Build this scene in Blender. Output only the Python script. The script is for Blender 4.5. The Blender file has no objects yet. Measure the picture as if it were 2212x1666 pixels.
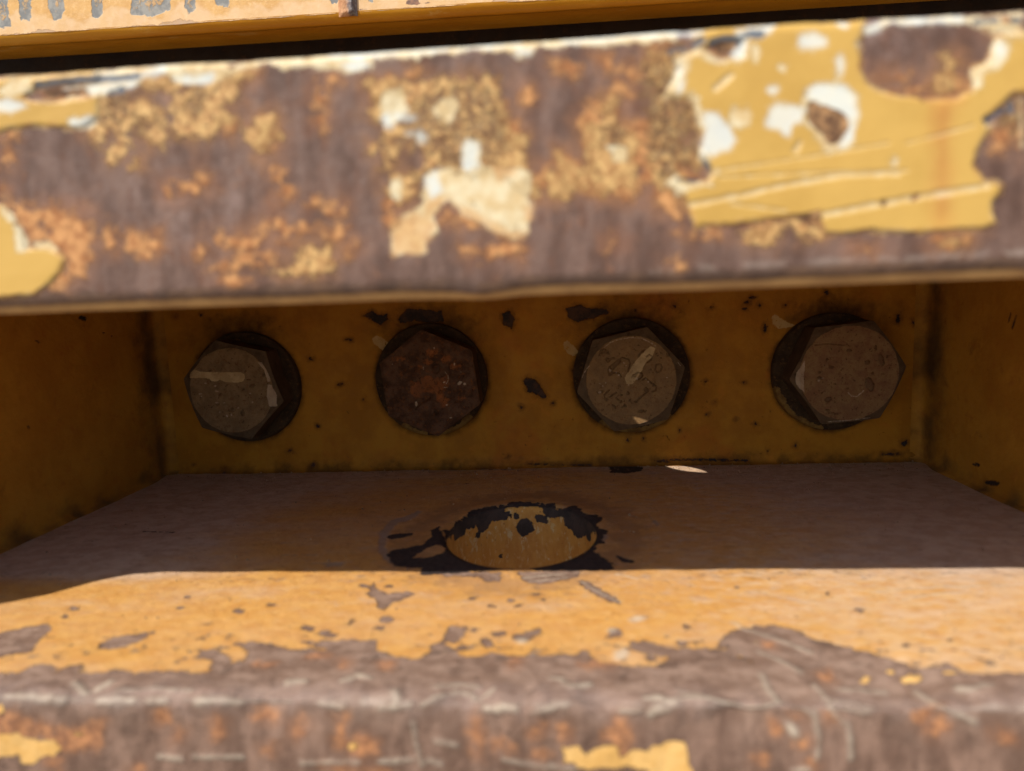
import bpy, bmesh, math, random
import numpy as np
from mathutils import Vector, Matrix
sc = bpy.context.scene
col = sc.collection
random.seed(7); np.random.seed(7)

# ------------------------------------------------------------------ camera, world, sun, exposure
D = 0.385                                    # metres from the lens to the back plate
CAMZ = 0.95
PITCH, YAW, ROLL = math.radians(7.5), math.radians(4.6), math.radians(2.15)
F = Vector((-math.sin(YAW)*math.cos(PITCH), math.cos(YAW)*math.cos(PITCH), -math.sin(PITCH)))
R0 = Vector((math.cos(YAW), math.sin(YAW), 0)); U0 = R0.cross(F)
RT = R0*math.cos(ROLL) - U0*math.sin(ROLL); UP = RT.cross(F)
CPOS = Vector((0, -D, CAMZ))
cam = bpy.data.cameras.new('camera'); camo = bpy.data.objects.new('camera', cam); col.objects.link(camo)
camo.matrix_world = Matrix(((RT.x, UP.x, -F.x, CPOS.x), (RT.y, UP.y, -F.y, CPOS.y), (RT.z, UP.z, -F.z, CPOS.z), (0, 0, 0, 1)))
cam.sensor_width = 36; cam.lens = 24.5; cam.clip_start = 0.01; cam.clip_end = 200
cam.dof.use_dof = True; cam.dof.focus_distance = 0.375; cam.dof.aperture_fstop = 7.2; cam.dof.aperture_blades = 0
sc.camera = camo
SUN = Vector((-0.60, -0.68, 1.0)).normalized()           # towards the sun
w = bpy.data.worlds.new('World'); sc.world = w; w.use_nodes = True
nt = w.node_tree; bg = nt.nodes['Background']
sky = nt.nodes.new('ShaderNodeTexSky'); sky.sky_type = 'NISHITA'; sky.sun_disc = False
sky.sun_elevation = math.asin(SUN.z); sky.sun_rotation = math.atan2(SUN.x, SUN.y)
nt.links.new(sky.outputs[0], bg.inputs[0]); bg.inputs[1].default_value = 0.12
sl = bpy.data.lights.new('sun', 'SUN'); sl.energy = 4.8; sl.angle = math.radians(0.5); sl.color = (1, .94, .85)
so = bpy.data.objects.new('sun', sl); col.objects.link(so); so.location = (0, 0, 5)
so.rotation_euler = SUN.to_track_quat('Z', 'Y').to_euler()
sc.view_settings.view_transform = 'Standard'; sc.view_settings.look = 'None'
sc.view_settings.exposure = 0.35; sc.view_settings.gamma = 1
sc.view_settings.use_curve_mapping = False

# ------------------------------------------------------------------ tracing helpers: photo position -> point on a real surface
FP = 24.5/36*2212
def ray(px, py):
    return (F + RT*((px-1106)/FP) - UP*((py-833)/FP))
def onY(p, Y):                                # point on vertical plane Y
    d = ray(*p); t = (Y-CPOS.y)/d.y; return CPOS + d*t
def onZ(p, Z):
    d = ray(*p); t = (Z-CPOS.z)/d.z; return CPOS + d*t
CROP = {'A': (0, 0, 1.2814), 'B': (1300, 0, 1.2814), 'C': (2600, 0, 1.2818), 'D': (600, 1150, 1.4747), 'E': (2100, 1150, 1.3825),
        'F': (1300, 1800, 1.4747), 'G': (0, 2150, 1.58), 'H': (1300, 2150, 1.58), 'I': (2600, 2150, 1.4946), 'J': (0, 1100, 1.19),
        'K': (3500, 1000, 1.281), 'L': (0, 0, 1.4747), 'N': (1200, 0, 2.765), 'M1': (720, 1300, 3.47), 'M2': (1480, 1260, 3.332),
        'M3': (2260, 1270, 3.4), 'M4': (3080, 1220, 3.204), 'P': (0, 0, 1/.54216)}
def px(c, pts):
    x0, y0, s = CROP[c]
    return [((x0+x/s)*.54216, (y0+y/s)*.54216) for x, y in pts]

def sdf_poly(U, V, poly):
    """signed distance, positive inside"""
    P = np.array(poly, float); n = len(P)
    d2 = np.full(U.shape, 1e9); ins = np.zeros(U.shape, bool)
    for i in range(n):
        x1, y1 = P[i]; x2, y2 = P[(i+1) % n]; ex, ey = x2-x1, y2-y1
        wx, wy = U-x1, V-y1
        t = np.clip((wx*ex+wy*ey)/(ex*ex+ey*ey+1e-18), 0, 1)
        d2 = np.minimum(d2, (wx-ex*t)**2+(wy-ey*t)**2)
        c = ((y1 > V) != (y2 > V))
        xi = x1 + (V-y1)*(ex)/(ey if abs(ey) > 1e-12 else 1e-12)
        ins ^= (c & (U < xi))
    return np.where(ins, 1, -1)*np.sqrt(d2)
def sdf_line(U, V, line, w):
    P = np.array(line, float); d = np.full(U.shape, 1e9)
    n = len(P)
    for i in range(max(1, n-1)):
        x1, y1 = P[i]; x2, y2 = P[min(i+1, n-1)]; ex, ey = x2-x1, y2-y1
        wx, wy = U-x1, V-y1
        t = np.clip((wx*ex+wy*ey)/(ex*ex+ey*ey+1e-18), 0, 1)
        d = np.minimum(d, np.hypot(wx-ex*t, wy-ey*t))
    return w-d
FAR = -0.05
class Layer:
    """collects traced outlines; project() turns a photo point into the surface's own (u, v) metres"""
    def __init__(s, U, V, project, mpp):
        s.U, s.V, s.pj, s.mpp = U, V, project, mpp; s.f = {}
    def _acc(s, name, d):
        if name not in s.f: s.f[name] = np.full(s.U.shape, FAR)
        s.f[name] = np.maximum(s.f[name], d)
    def poly(s, name, c, *polys):
        for p in polys: s._acc(name, sdf_poly(s.U, s.V, [s.pj(q) for q in px(c, p)]))
    def cut(s, name, c, *polys):
        for p in polys:
            s.f[name] = np.minimum(s.f[name], -sdf_poly(s.U, s.V, [s.pj(q) for q in px(c, p)]))
    def line(s, name, c, pts, wpx):
        s._acc(name, sdf_line(s.U, s.V, [s.pj(q) for q in px(c, pts)], wpx*s.mpp/CROP[c][2]*.54216))
    def blob(s, name, c, *bl):
        for b in bl:
            x, y, rx = b[:3]; ry = b[3] if len(b) > 3 else rx
            n = 12; ph = random.random()*6
            pts = []
            for k in range(n):
                a = 2*math.pi*k/n; r = 1+.22*math.sin(2*a+ph)+.12*math.sin(5*a+ph*3)
                pts.append((x+rx*r*math.cos(a), y+ry*r*math.sin(a)))
            s.poly(name, c, pts)

# value noise in numpy
def vnoise(U, V, s, seed=0):
    x = U*s+1000.37; y = V*s+1000.71
    xi = np.floor(x).astype(np.int64); yi = np.floor(y).astype(np.int64); fx = x-xi; fy = y-yi
    fx = fx*fx*(3-2*fx); fy = fy*fy*(3-2*fy)
    def h(a, b):
        n = (a*374761393 + b*668265263 + seed*1442695041) & 0x7fffffff
        n = ((n ^ (n >> 13))*1274126177) & 0x7fffffff
        return ((n ^ (n >> 16)) & 0xffff)/65535.0
    return (h(xi, yi)*(1-fx)+h(xi+1, yi)*fx)*(1-fy)+(h(xi, yi+1)*(1-fx)+h(xi+1, yi+1)*fx)*fy
def fbm(U, V, s, o=4, seed=0):
    r = 0; a = .5; t = 0
    for k in range(o): r = r+a*vnoise(U, V, s*2**k, seed+k); t += a; a *= .5
    return r/t

# ------------------------------------------------------------------ materials
def srgb(r, g, b):
    f = lambda c: (c/255/12.92 if c/255 <= .04045 else ((c/255+.055)/1.055)**2.4)
    return (f(r), f(g), f(b), 1)
class NT:
    def __init__(s, name):
        s.m = bpy.data.materials.new(name); s.m.use_nodes = True; s.t = s.m.node_tree
        s.b = s.t.nodes['Principled BSDF']; s.tc = s.t.nodes.new('ShaderNodeTexCoord'); s.co = s.tc.outputs['Object']
    def n(s, ty, **k):
        o = s.t.nodes.new(ty)
        for a, v in k.items(): setattr(o, a, v)
        return o
    def l(s, a, b): s.t.links.new(a, b)
    def noise(s, scale, detail=6, rough=.6, stretch=None, dist=0, off=0):
        t = s.n('ShaderNodeTexNoise'); t.inputs['Scale'].default_value = scale; t.inputs['Detail'].default_value = detail
        t.inputs['Roughness'].default_value = rough; t.inputs['Distortion'].default_value = dist
        mp = s.n('ShaderNodeMapping'); mp.inputs['Scale'].default_value = stretch or (1, 1, 1); mp.inputs['Location'].default_value = (off*.37, off*.21, off*.53)
        s.l(s.co, mp.inputs[0]); s.l(mp.outputs[0], t.inputs['Vector'])
        return t.outputs['Fac']
    def math(s, op, a, b=None, clamp=False):
        o = s.n('ShaderNodeMath', operation=op); o.use_clamp = clamp
        for i, v in enumerate((a, b)):
            if v is None: continue
            if isinstance(v, (int, float)): o.inputs[i].default_value = v
            else: s.l(v, o.inputs[i])
        return o.outputs[0]
    def mr(s, v, a, b, c=0, d=1, smooth=True):
        o = s.n('ShaderNodeMapRange'); o.interpolation_type = 'SMOOTHSTEP' if smooth else 'LINEAR'
        s.l(v, o.inputs[0])
        for i, q in enumerate((a, b, c, d)): o.inputs[i+1].default_value = q
        return o.outputs[0]
    def mix(s, f, a, b):
        o = s.n('ShaderNodeMix', data_type='RGBA')
        if isinstance(f, (int, float)): o.inputs[0].default_value = f
        else: s.l(f, o.inputs[0])
        for i, v in ((6, a), (7, b)):
            if isinstance(v, tuple): o.inputs[i].default_value = v
            else: s.l(v, o.inputs[i])
        return o.outputs[2]
    def fmix(s, f, a, b):
        o = s.n('ShaderNodeMix', data_type='FLOAT')
        if isinstance(f, (int, float)): o.inputs[0].default_value = f
        else: s.l(f, o.inputs[0])
        for i, v in ((2, a), (3, b)):
            if isinstance(v, (int, float)): o.inputs[i].default_value = v
            else: s.l(v, o.inputs[i])
        return o.outputs[0]
    def attr(s, name):
        o = s.n('ShaderNodeAttribute'); o.attribute_name = name; return o.outputs['Fac']

def worn(name, base, layers, rough=.75, bump=.5, bumpdist=.0004, fine=2500, metallic=0, spec=.3):
    """base: (colA, colB, colC, scale, stretch); layers: dicts attr,colA,colB,amp(m),ns,soft(m),r,h,cs"""
    t = NT(name)
    cA, cB, cC, sc_, st = base
    n1 = t.noise(sc_, 7, .65, st); n2 = t.noise(sc_*3.3, 6, .7, st, off=3)
    c = t.mix(t.mr(n1, .38, .62), cA, cB); c = t.mix(t.mr(n2, .52, .72), c, cC)
    rr = t.fmix(t.mr(n2, .4, .6), rough-.08, rough+.08)
    fn = t.noise(fine, 4, .7, off=5); mid = t.noise(fine/6, 5, .65, off=7)
    h = t.math('ADD', t.math('MULTIPLY', fn, .35), t.math('MULTIPLY', mid, .8))
    for i, L in enumerate(layers):
        amp = L.get('amp', .002); ns = L.get('ns', 500); soft = L.get('soft', .00018)
        nz = t.noise(ns, 8, L.get('nr', .62), L.get('st'), dist=L.get('dist', .3), off=11+i*5)
        if L.get('attr'):
            f = t.math('ADD', t.attr(L['attr']), t.math('MULTIPLY', t.math('SUBTRACT', nz, .5), amp*2.2))
            if L.get('off'): f = t.math('ADD', f, L['off'])
            m = t.mr(t.math('ABSOLUTE', f), L['ring'], L['ring']*.2) if L.get('ring') else t.mr(f, -soft, soft)
        else:
            m = t.mr(nz, L['th'], L['th']+L.get('sw', .02))
        if L.get('mot'):                                   # mottled: broken through in places
            mn = t.noise(L['mot'][0], 7, .7, off=40+i); m = t.math('MULTIPLY', m, t.mr(mn, L['mot'][1]-.03, L['mot'][1]+.03))
        m = t.math('MULTIPLY', m, L.get('op', 1.0))
        cn = t.noise(L.get('cs', 120), 6, .65, L.get('cst'), off=60+i)
        lc = t.mix(t.mr(cn, .4, .62), L['a'], L['b'])
        c = t.mix(m, c, lc)
        rr = t.fmix(m, rr, L.get('r', .5))
        hb = t.fmix(m, 1.0, L.get('flat', .35))
        h = t.math('ADD', t.math('MULTIPLY', h, hb), t.math('MULTIPLY', m, L.get('h', .8)))
    b = t.n('ShaderNodeBump'); b.inputs['Strength'].default_value = bump; b.inputs['Distance'].default_value = bumpdist
    t.l(h, b.inputs['Height']); t.l(b.outputs[0], t.b.inputs['Normal'])
    t.l(c, t.b.inputs['Base Color']); t.l(rr, t.b.inputs['Roughness']); t.b.inputs['Metallic'].default_value = metallic
    t.b.inputs['Specular IOR Level'].default_value = spec
    return t.m

RUST_A = (.095, .050, .035, 1); RUST_B = (.170, .102, .077, 1); RUST_C = (.13, .058, .034, 1)
OR_A = (.40, .175, .075, 1); OR_B = (.56, .29, .125, 1)
OCH_A = (.50, .29, .12, 1); OCH_B = (.30, .15, .05, 1)
CRM_A = (.58, .42, .21, 1); CRM_B = (.66, .56, .36, 1)
WHT_A = (.58, .62, .60, 1); WHT_B = (.66, .66, .58, 1)
YEL_A = (.54, .33, .082, 1); YEL_B = (.48, .285, .065, 1)
FY_A = (.57, .30, .082, 1); FY_B = (.50, .24, .060, 1)
NAVY = (.045, .055, .08, 1); NAVY2 = (.10, .12, .15, 1)
SCR_A = (.58, .49, .37, 1); SCR_B = (.42, .33, .25, 1)
DUST_SKY_A = (.52, .385, .285, 1); DUST_SKY_B = (.43, .30, .21, 1)
BLK_A = (.030, .022, .020, 1); BLK_B = (.055, .036, .030, 1)

# ------------------------------------------------------------------ object helpers
def empty(name, loc, label=None, cat=None, group=None):
    o = bpy.data.objects.new(name, None); col.objects.link(o); o.location = loc; o.empty_display_size = .02
    if label: o['label'] = label
    if cat: o['category'] = cat
    if group: o['group'] = group
    return o
def mesh_obj(name, V, Fc, mat, parent=None, smooth=True, attrs=None, sharp=None):
    """V in world metres; the parent's location is subtracted so world positions hold"""
    me = bpy.data.meshes.new(name)
    V = np.asarray(V, float)
    if parent is not None:
        off = np.zeros(3); p = parent
        while p is not None: off += np.array(p.location); p = p.parent
        V = V-off
    Fc = np.asarray(Fc) if not isinstance(Fc, list) else Fc
    if isinstance(Fc, np.ndarray):
        me.vertices.add(len(V)); me.vertices.foreach_set('co', V.astype(np.float32).ravel())
        k = Fc.shape[1]; me.loops.add(Fc.size); me.loops.foreach_set('vertex_index', Fc.astype(np.int32).ravel())
        me.polygons.add(len(Fc)); me.polygons.foreach_set('loop_start', np.arange(len(Fc), dtype=np.int32)*k)
        me.update(calc_edges=True)
    else:
        me.from_pydata([tuple(v) for v in V], [], Fc)
    me.validate()
    if smooth: me.polygons.foreach_set('use_smooth', np.ones(len(me.polygons), bool))
    if sharp: me.set_sharp_from_angle(angle=math.radians(sharp))
    for k, a in (attrs or {}).items():
        at = me.attributes.new(k, 'FLOAT', 'POINT'); at.data.foreach_set('value', np.asarray(a, np.float32).ravel())
    me.materials.append(mat)
    o = bpy.data.objects.new(name, me); col.objects.link(o)
    if parent is not None: o.parent = parent
    return o
def gridfaces(nu, nv, flip=False, wrap=False):
    a = np.arange(nu*nv).reshape(nv, nu)
    if wrap: a = np.concatenate([a, a[:, :1]], 1)
    q = np.stack([a[:-1, :-1], a[:-1, 1:], a[1:, 1:], a[1:, :-1]], -1).reshape(-1, 4)
    return q[:, ::-1] if flip else q

# ------------------------------------------------------------------ key planes
ZF = onY((1190, 1009), 0).z                     # top face of the lower plate
YE = onZ((1106, 1512), ZF).y                    # its front edge
YB = -D+0.437*D                                 # front face of the upper plate
ZT = onY((1106, 88), YB).z                      # top edge of the upper plate
ZB = onY((1106, 607), YB).z                     # bottom edge of the front face
print('planes', ZF, YE, YB, ZT, ZB)
XL = onZ((375, 1018), ZF).x + .002; XR = onZ((2010, 1000), ZF).x - .003
print('x walls', XL, XR)

br = empty('towing_bracket', (0, 0, ZF), 'heavy worn yellow steel towing bracket with rusty thick edges and a round pin hole', 'towing bracket')

# ------------------------------------------------------------------ LOWER PLATE (top + rounded front edge + front face), one sheet along s
REDGE = .0035
s_top = np.linspace(-YE, 0.0, int(-YE/.0006))    # s measured back from the edge
s_all = np.concatenate([np.arange(-.06, 0, .0006), np.arange(0, -YE+.0003, .0006)])
xs = np.arange(-.30, .30, .00075)
U, S = np.meshgrid(xs, s_all)
def fl_project(q):
    p = onZ(q, ZF)
    if p.y >= YE and ray(*q).z < 0: return (p.x, p.y-YE)
    p = onY(q, YE); return (p.x, p.z-ZF)
Lf = Layer(U, S, fl_project, .00013)
# bare rusty band near the front edge and the front face below it
Lf.poly('rust', 'G', [(-400, 870), (0, 850), (100, 850), (200, 800), (330, 790), (340, 840), (420, 800), (510, 800), (510, 850), (640, 840), (760, 820), (830, 850), (1000, 830), (1150, 845), (1310, 845), (1325, 780), (1240, 740), (1260, 700), (1350, 700), (1440, 745), (1430, 785), (1530, 770), (1560, 710), (1460, 662), (1600, 650), (1700, 670), (1850, 705), (1960, 695), (2050, 700), (1900, 650), (2054, 640),
    (2212+156, 640), (2212+156, 700), (2454, 740), (2614, 760), (2694, 730), (2714, 670), (2794, 650), (2854, 700), (2914, 750), (3054, 750), (3074, 705), (3204, 745), (3704, 722), (3754, 780), (3954, 805), (4160, 800), (4210, 745), (4080, 730), (3950, 690), (4050, 640), (4200, 690), (4600, 700), (4900, 850), (5600, 850), (5600, 4000), (-400, 4000)])
Lf.poly('rust', 'I', [(-20, 770), (300, 785), (615, 795), (600, 740), (480, 685), (395, 640), (440, 580), (500, 545), (700, 515), (850, 545), (950, 600), (1150, 640), (1400, 705), (1600, 765), (1760, 745), (1900, 810), (3200, 810), (3200, 3400), (0, 3400)])
Lf.poly('rust', 'G', [(-60, 600), (0, 595), (150, 560), (280, 540), (315, 570), (240, 640), (200, 710), (0, 748), (-60, 750)], [(600, 685), (680, 630), (860, 600), (970, 580), (975, 590), (870, 645), (760, 690), (640, 700)])
Lf.poly('rust', 'H', [(255, 345), (300, 270), (325, 320), (380, 345), (520, 328), (555, 345), (480, 380), (400, 410), (370, 450), (330, 440), (320, 385)],
        [(740, 600), (770, 550), (880, 560), (860, 620), (800, 665), (740, 650)], [(1040, 590), (1120, 590), (1125, 615), (1050, 620)], [(1170, 615), (1340, 568), (1355, 600), (1290, 640), (1180, 645)],
        [(1200, 205), (1600, 188), (1580, 232), (1450, 262), (1340, 275), (1230, 250)], [(640, 198), (800, 200), (1100, 210), (1090, 258), (1000, 262), (960, 230), (760, 225)],
        [(1590, 250), (1640, 258), (1865, 405), (1835, 415), (1740, 380), (1600, 285)])
Lf.blob('rust', 'H', (380, 510, 34, 28), (330, 560, 24, 15), (150, 525, 24, 12), (235, 292, 25, 10), (385, 297, 25, 8), (1815, 600, 40, 32), (1040, 425, 25, 10), (1215, 422, 20, 9), (1160, 385, 14, 12), (920, 370, 20, 10), (1355, 378, 18, 8), (1325, 342, 18, 6), (930, 580, 18, 10), (1940, 665, 25, 12), (2040, 750, 30, 18), (1500, 745, 60, 14), (1620, 720, 40, 10), (1010, 660, 40, 25), (850, 690, 40, 18))
Lf.blob('rust', 'G', (395, 495, 14, 18), (1175, 372, 12, 9), (460, 445, 22, 14), (1500, 455, 35, 12), (1695, 415, 30, 10), (1935, 565, 40, 18), (2060, 600, 55, 22), (1250, 628, 18, 10), (900, 685, 15, 9), (1130, 435, 16, 6), (1300, 540, 16, 5))
Lf.blob('rust', 'I', (180, 628, 35, 16), (250, 665, 50, 10), (5, 715, 25, 15), (210, 530, 30, 14), (1235, 425, 22, 14), (1520, 640, 18, 12), (1050, 330, 18, 10), (505, 290, 9, 6), (1780, 610, 12, 9))
# raw cream/grey scrapes
for c, pts, wd in (('G', [(20, 975), (200, 985), (400, 1000)], 12), ('G', [(600, 1000), (690, 1010)], 14), ('G', [(930, 1005), (1050, 1010)], 11), ('G', [(1240, 1010), (1380, 1000), (1500, 1012)], 15), ('G', [(2000, 1020), (2150, 1040)], 12),
                   ('G', [(460, 920), (520, 950)], 22), ('G', [(600, 930), (680, 900)], 22), ('G', [(1810, 895), (1910, 898)], 18), ('G', [(1000, 1355), (1140, 1360)], 13), ('G', [(1220, 1350), (1520, 1355)], 9), ('G', [(1900, 1385), (2100, 1385)], 8), ('G', [(720, 1000), (830, 1000)], 12),
                   ('G', [(720, 960), (900, 950), (1200, 965)], 6), ('G', [(1550, 990), (1800, 1005)], 8), ('G', [(2150, 900), (2212, 880)], 14),
                   ('H', [(0, 1030), (95, 1035)], 12), ('H', [(340, 1040), (430, 1035), (510, 1025)], 12), ('H', [(430, 980), (440, 1000)], 25), ('H', [(600, 1030), (690, 985), (820, 940), (900, 945), (960, 985), (1050, 945)], 10), ('H', [(680, 930), (830, 905), (960, 920)], 6),
                   ('H', [(1000, 1050), (1070, 1055)], 22), ('H', [(1110, 1040), (1190, 1045)], 16), ('H', [(1300, 1065), (1500, 1030)], 9), ('H', [(1420, 880), (1490, 890)], 16), ('H', [(1500, 915), (1550, 935), (1660, 908)], 14), ('H', [(130, 900), (190, 865), (265, 880)], 18),
                   ('H', [(2020, 990), (2100, 985), (2200, 1020)], 20), ('H', [(2040, 1100), (2160, 1060)], 14), ('H', [(340, 1380), (540, 1375)], 12), ('H', [(0, 1385), (200, 1388)], 6), ('H', [(545, 1140), (560, 1250), (600, 1400)], 7), ('H', [(1120, 1370), (1300, 1400), (1560, 1425)], 7),
                   ('H', [(1850, 1070), (1980, 1075)], 8), ('H', [(690, 1250), (820, 1280)], 10), ('H', [(640, 1370), (720, 1400)], 10),
                   ('I', [(655, 790), (690, 855), (760, 925), (690, 975), (590, 1000), (545, 985), (510, 945), (420, 935), (230, 925), (100, 945), (0, 935)], 13), ('I', [(0, 1010), (100, 985)], 12),
                   ('I', [(480, 505), (560, 545), (720, 590), (940, 672)], 11), ('I', [(640, 675), (760, 715), (890, 775)], 9), ('I', [(1080, 985), (1180, 1010), (1300, 1045)], 12), ('I', [(1080, 1010), (1140, 1090), (1190, 1130), (1190, 1300)], 8), ('I', [(980, 1030), (1000, 1200), (980, 1300)], 7),
                   ('I', [(860, 985), (930, 1010), (980, 1060)], 10), ('I', [(1580, 850), (1690, 930), (1800, 1030), (1940, 1090)], 12), ('I', [(1830, 870), (1920, 875)], 16), ('I', [(1960, 865), (2040, 865)], 9), ('I', [(970, 840), (1060, 920), (1090, 1000)], 6), ('I', [(1120, 860), (1400, 850)], 6),
                   ('I', [(1100, 920), (1380, 940)], 5), ('I', [(830, 1120), (860, 1160)], 22), ('I', [(1500, 365), (1700, 330), (1850, 320)], 6), ('I', [(1300, 320), (1650, 290), (2200, 270)], 4), ('I', [(850, 1370), (930, 1360)], 14), ('I', [(160, 890), (300, 910)], 8)):
    Lf.line('scr', c, pts, wd)
Lf.blob('scr', 'H', (1960, 510, 60, 18), (1860, 730, 45, 38), (1800, 580, 24, 18), (1230, 645, 50, 16), (2090, 1050, 50, 22))
Lf.line('scr', 'H', [(1240, 240), (1350, 225), (1500, 215)], 6); Lf.line('scr', 'H', [(1280, 260), (1400, 245), (1520, 235)], 5); Lf.line('scr', 'H', [(1610, 262), (1740, 350), (1850, 405)], 6); Lf.line('scr', 'H', [(1830, 215), (1960, 250)], 9)
# orange rust bloom and left-over paint on the front face
Lf.poly('orange', 'H', [(60, 1110), (120, 1100), (115, 1240), (160, 1255), (200, 1210), (310, 1250), (310, 1330), (200, 1370), (60, 1290)], [(1770, 1180), (1830, 1110), (1900, 1130), (1930, 1220), (1880, 1330), (1820, 1300), (1770, 1250)])
Lf.poly('orange', 'G', [(-20, 1090), (100, 1090), (200, 1110), (350, 1160), (480, 1180), (640, 1130), (640, 1260), (560, 1300), (400, 1300), (280, 1230), (150, 1240), (-20, 1190)], [(270, 1360), (380, 1375), (370, 1420), (280, 1400)])
Lf.blob('orange', 'G', (1020, 1090, 30, 50), (1370, 1160, 30, 55), (1110, 1210, 20, 25), (1690, 1300, 45, 22), (1880, 1180, 30, 50), (1660, 1110, 60, 30), (2140, 1200, 22, 80), (2180, 1290, 50, 30), (860, 1430, 30, 25), (2160, 790, 20, 18), (1660, 790, 60, 12), (1980, 740, 60, 10))
Lf.blob('orange', 'H', (950, 1220, 40, 110), (1060, 1290, 45, 30), (1150, 1310, 25, 18), (1330, 1180, 60, 35), (1500, 1200, 35, 40), (360, 795, 40, 18), (100, 788, 25, 18), (1700, 800, 100, 14), (1190, 790, 22, 30), (1340, 1330, 22, 20), (200, 1430, 220, 12))
Lf.blob('orange', 'I', (740, 1120, 30, 25), (910, 1200, 22, 22), (650, 1305, 25, 22), (1080, 1060, 22, 25), (1650, 1050, 70, 50), (1720, 1130, 60, 40), (2120, 1160, 50, 25), (1050, 800, 40, 18), (700, 640, 25, 15), (960, 1330, 25, 18), (1700, 980, 60, 40), (860, 1060, 40, 20))
Lf.poly('left', 'G', [(-40, 1200), (60, 1205), (110, 1195), (150, 1240), (280, 1240), (340, 1255), (385, 1300), (330, 1340), (260, 1350), (210, 1400), (130, 1400), (110, 1345), (0, 1360), (-40, 1370)], [(-20, 1010), (25, 1060), (-20, 1080)])
Lf.poly('left', 'H', [(1490, 1290), (1590, 1285), (1640, 1335), (1740, 1270), (1820, 1270), (1860, 1350), (1930, 1300), (2080, 1320), (2170, 1265), (2200, 1270), (2190, 1420), (2040, 1450), (1900, 1420), (1720, 1430), (1620, 1430), (1500, 1380)])
Lf.poly('left', 'I', [(-20, 1225), (130, 1190), (205, 1200), (215, 1300), (240, 1400), (-20, 1400)])
Lf.blob('left', 'I', (1275, 800, 25, 18), (1540, 800, 60, 20), (1780, 795, 50, 12), (1430, 770, 30, 14)); Lf.blob('left', 'H', (170, 1290, 40, 25)); Lf.blob('left', 'G', (500, 1210, 40, 12))
# pin hole: centre / radius on the plate
hl = onZ((963, 1158), ZF); hr = onZ((1290, 1158), ZF); hc0 = onZ((1128, 1090), ZF); hc1 = onZ((1128, 1223), ZF)
HX = (hl.x+hr.x)/2; HY = (hc0.y+hc1.y)/2; HRX = (hr.x-hl.x)/2; HRY = (hc0.y-hc1.y)/2
print('hole', HX, HY, HRX, HRY)
Yw = S+YE
hd = np.hypot((U-HX)/HRX, (Yw-HY)/HRY)                   # 1 on the rim
rim = -(hd-1)*HRX
# chips around the rim + drips of black
a = np.arctan2((Yw-HY)/HRY, (U-HX)/HRX)
lf = .0115*(fbm(np.cos(a)*2+4, np.sin(a)*2+4, 2.6, 5, 5)-.31)
Lf.f['black'] = np.where(S > 0, rim+lf*1.1, FAR)
Lf.f['ring'] = np.where(S > 0, .0022-np.abs(hd-1.42)*HRX*.35+(fbm(U, Yw, 220, 4, 51)-.5)*.006, FAR)
Lf.poly('black', 'F', [(560, 680), (400, 670), (345, 600), (400, 570), (560, 545), (620, 500), (610, 460), (660, 440), (720, 540), (800, 590), (900, 610), (1000, 660), (1100, 690), (560, 720)], [(340, 500), (400, 480), (510, 472), (490, 492), (380, 512)],
        [(1270, 660), (1340, 610), (1450, 600), (1510, 565), (1590, 590), (1680, 650), (1690, 690), (1250, 700)], [(1700, 605), (1760, 625), (1815, 635), (1800, 650), (1740, 645)], [(1520, 370), (1590, 375), (1610, 415), (1560, 440), (1530, 430)], [(1380, 345), (1450, 330), (1530, 365), (1500, 390), (1400, 380)],
        [(1180, 345), (1200, 310), (1330, 310), (1370, 350), (1330, 385), (1200, 385)], [(830, 360), (900, 335), (960, 345), (940, 380), (850, 400)])
Lf.cut('black', 'F', [(580, 570), (660, 545), (700, 565), (690, 590), (600, 620), (500, 620)], [(400, 510), (480, 490), (600, 490), (560, 530), (410, 540)])
Lf.poly('grey', 'F', [(300, 580), (310, 480), (370, 410), (460, 380), (540, 345), (560, 350), (500, 400), (420, 420), (370, 470), (345, 560), (400, 680), (350, 640)], [(1890, 370), (1960, 430), (1940, 440)], [(0, 655), (110, 650), (90, 675), (0, 680)], [(1580, 480), (1660, 490), (1640, 530), (1560, 510)])
Lf.line('grey', 'G', [(1760, 25), (1840, 20)], 6); Lf.line('grey', 'G', [(1780, 98), (1860, 100)], 7); Lf.line('grey', 'G', [(1920, 98), (1990, 96)], 7); Lf.line('grey', 'G', [(1980, 150), (2100, 160)], 12)
# dark marks along the rear weld + scattered soot
Lf.poly('black', 'F', [(1660, 85), (1740, 75), (1860, 85), (1850, 115), (1760, 130), (1670, 125)])
Lf.line('black', 'F', [(960, 105), (1110, 104)], 4); Lf.line('black', 'F', [(780, 188), (840, 188)], 5); Lf.line('black', 'D', [(1960, 1065), (2140, 1062)], 3); Lf.line('black', 'J', [(680, 1210), (820, 1215)], 6)
dust_sky_bias = np.clip((np.hypot((U-HX)*.85, Yw-HY)-.085)/.05, 0, 1)
dust_sky_bias = dust_sky_bias*np.clip((Yw-(YE+.066))/.02, 0, 1)  # dust plus painted grey skylight tone, only on the shaded side
Lf.f['dust'] = (dust_sky_bias*1.7-.55+(fbm(U, Yw*2.5, 40, 4, 3)-.5)*1.1)*.01
Lf.f['shade_streak'] = np.where(Yw > YE+.07, -.0019+.0008*np.clip((Yw+.05)/.05, 0, 1), FAR)  # fine dark scratches on the rear of the plate
Lf.f['palestreak'] = np.where(Yw > YE+.05, -.0012-np.abs(U-.05)*.006, FAR)
Lf.f['flake'] = np.where(S > 0, -.0032+.0017*np.exp(-((S-.022)/.014)**2), FAR)
Lf.f['warm'] = (.062-np.hypot((U-HX)*.7, (Yw-HY)))*.35+(fbm(U, Yw, 60, 4, 9)-.5)*.02
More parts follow.
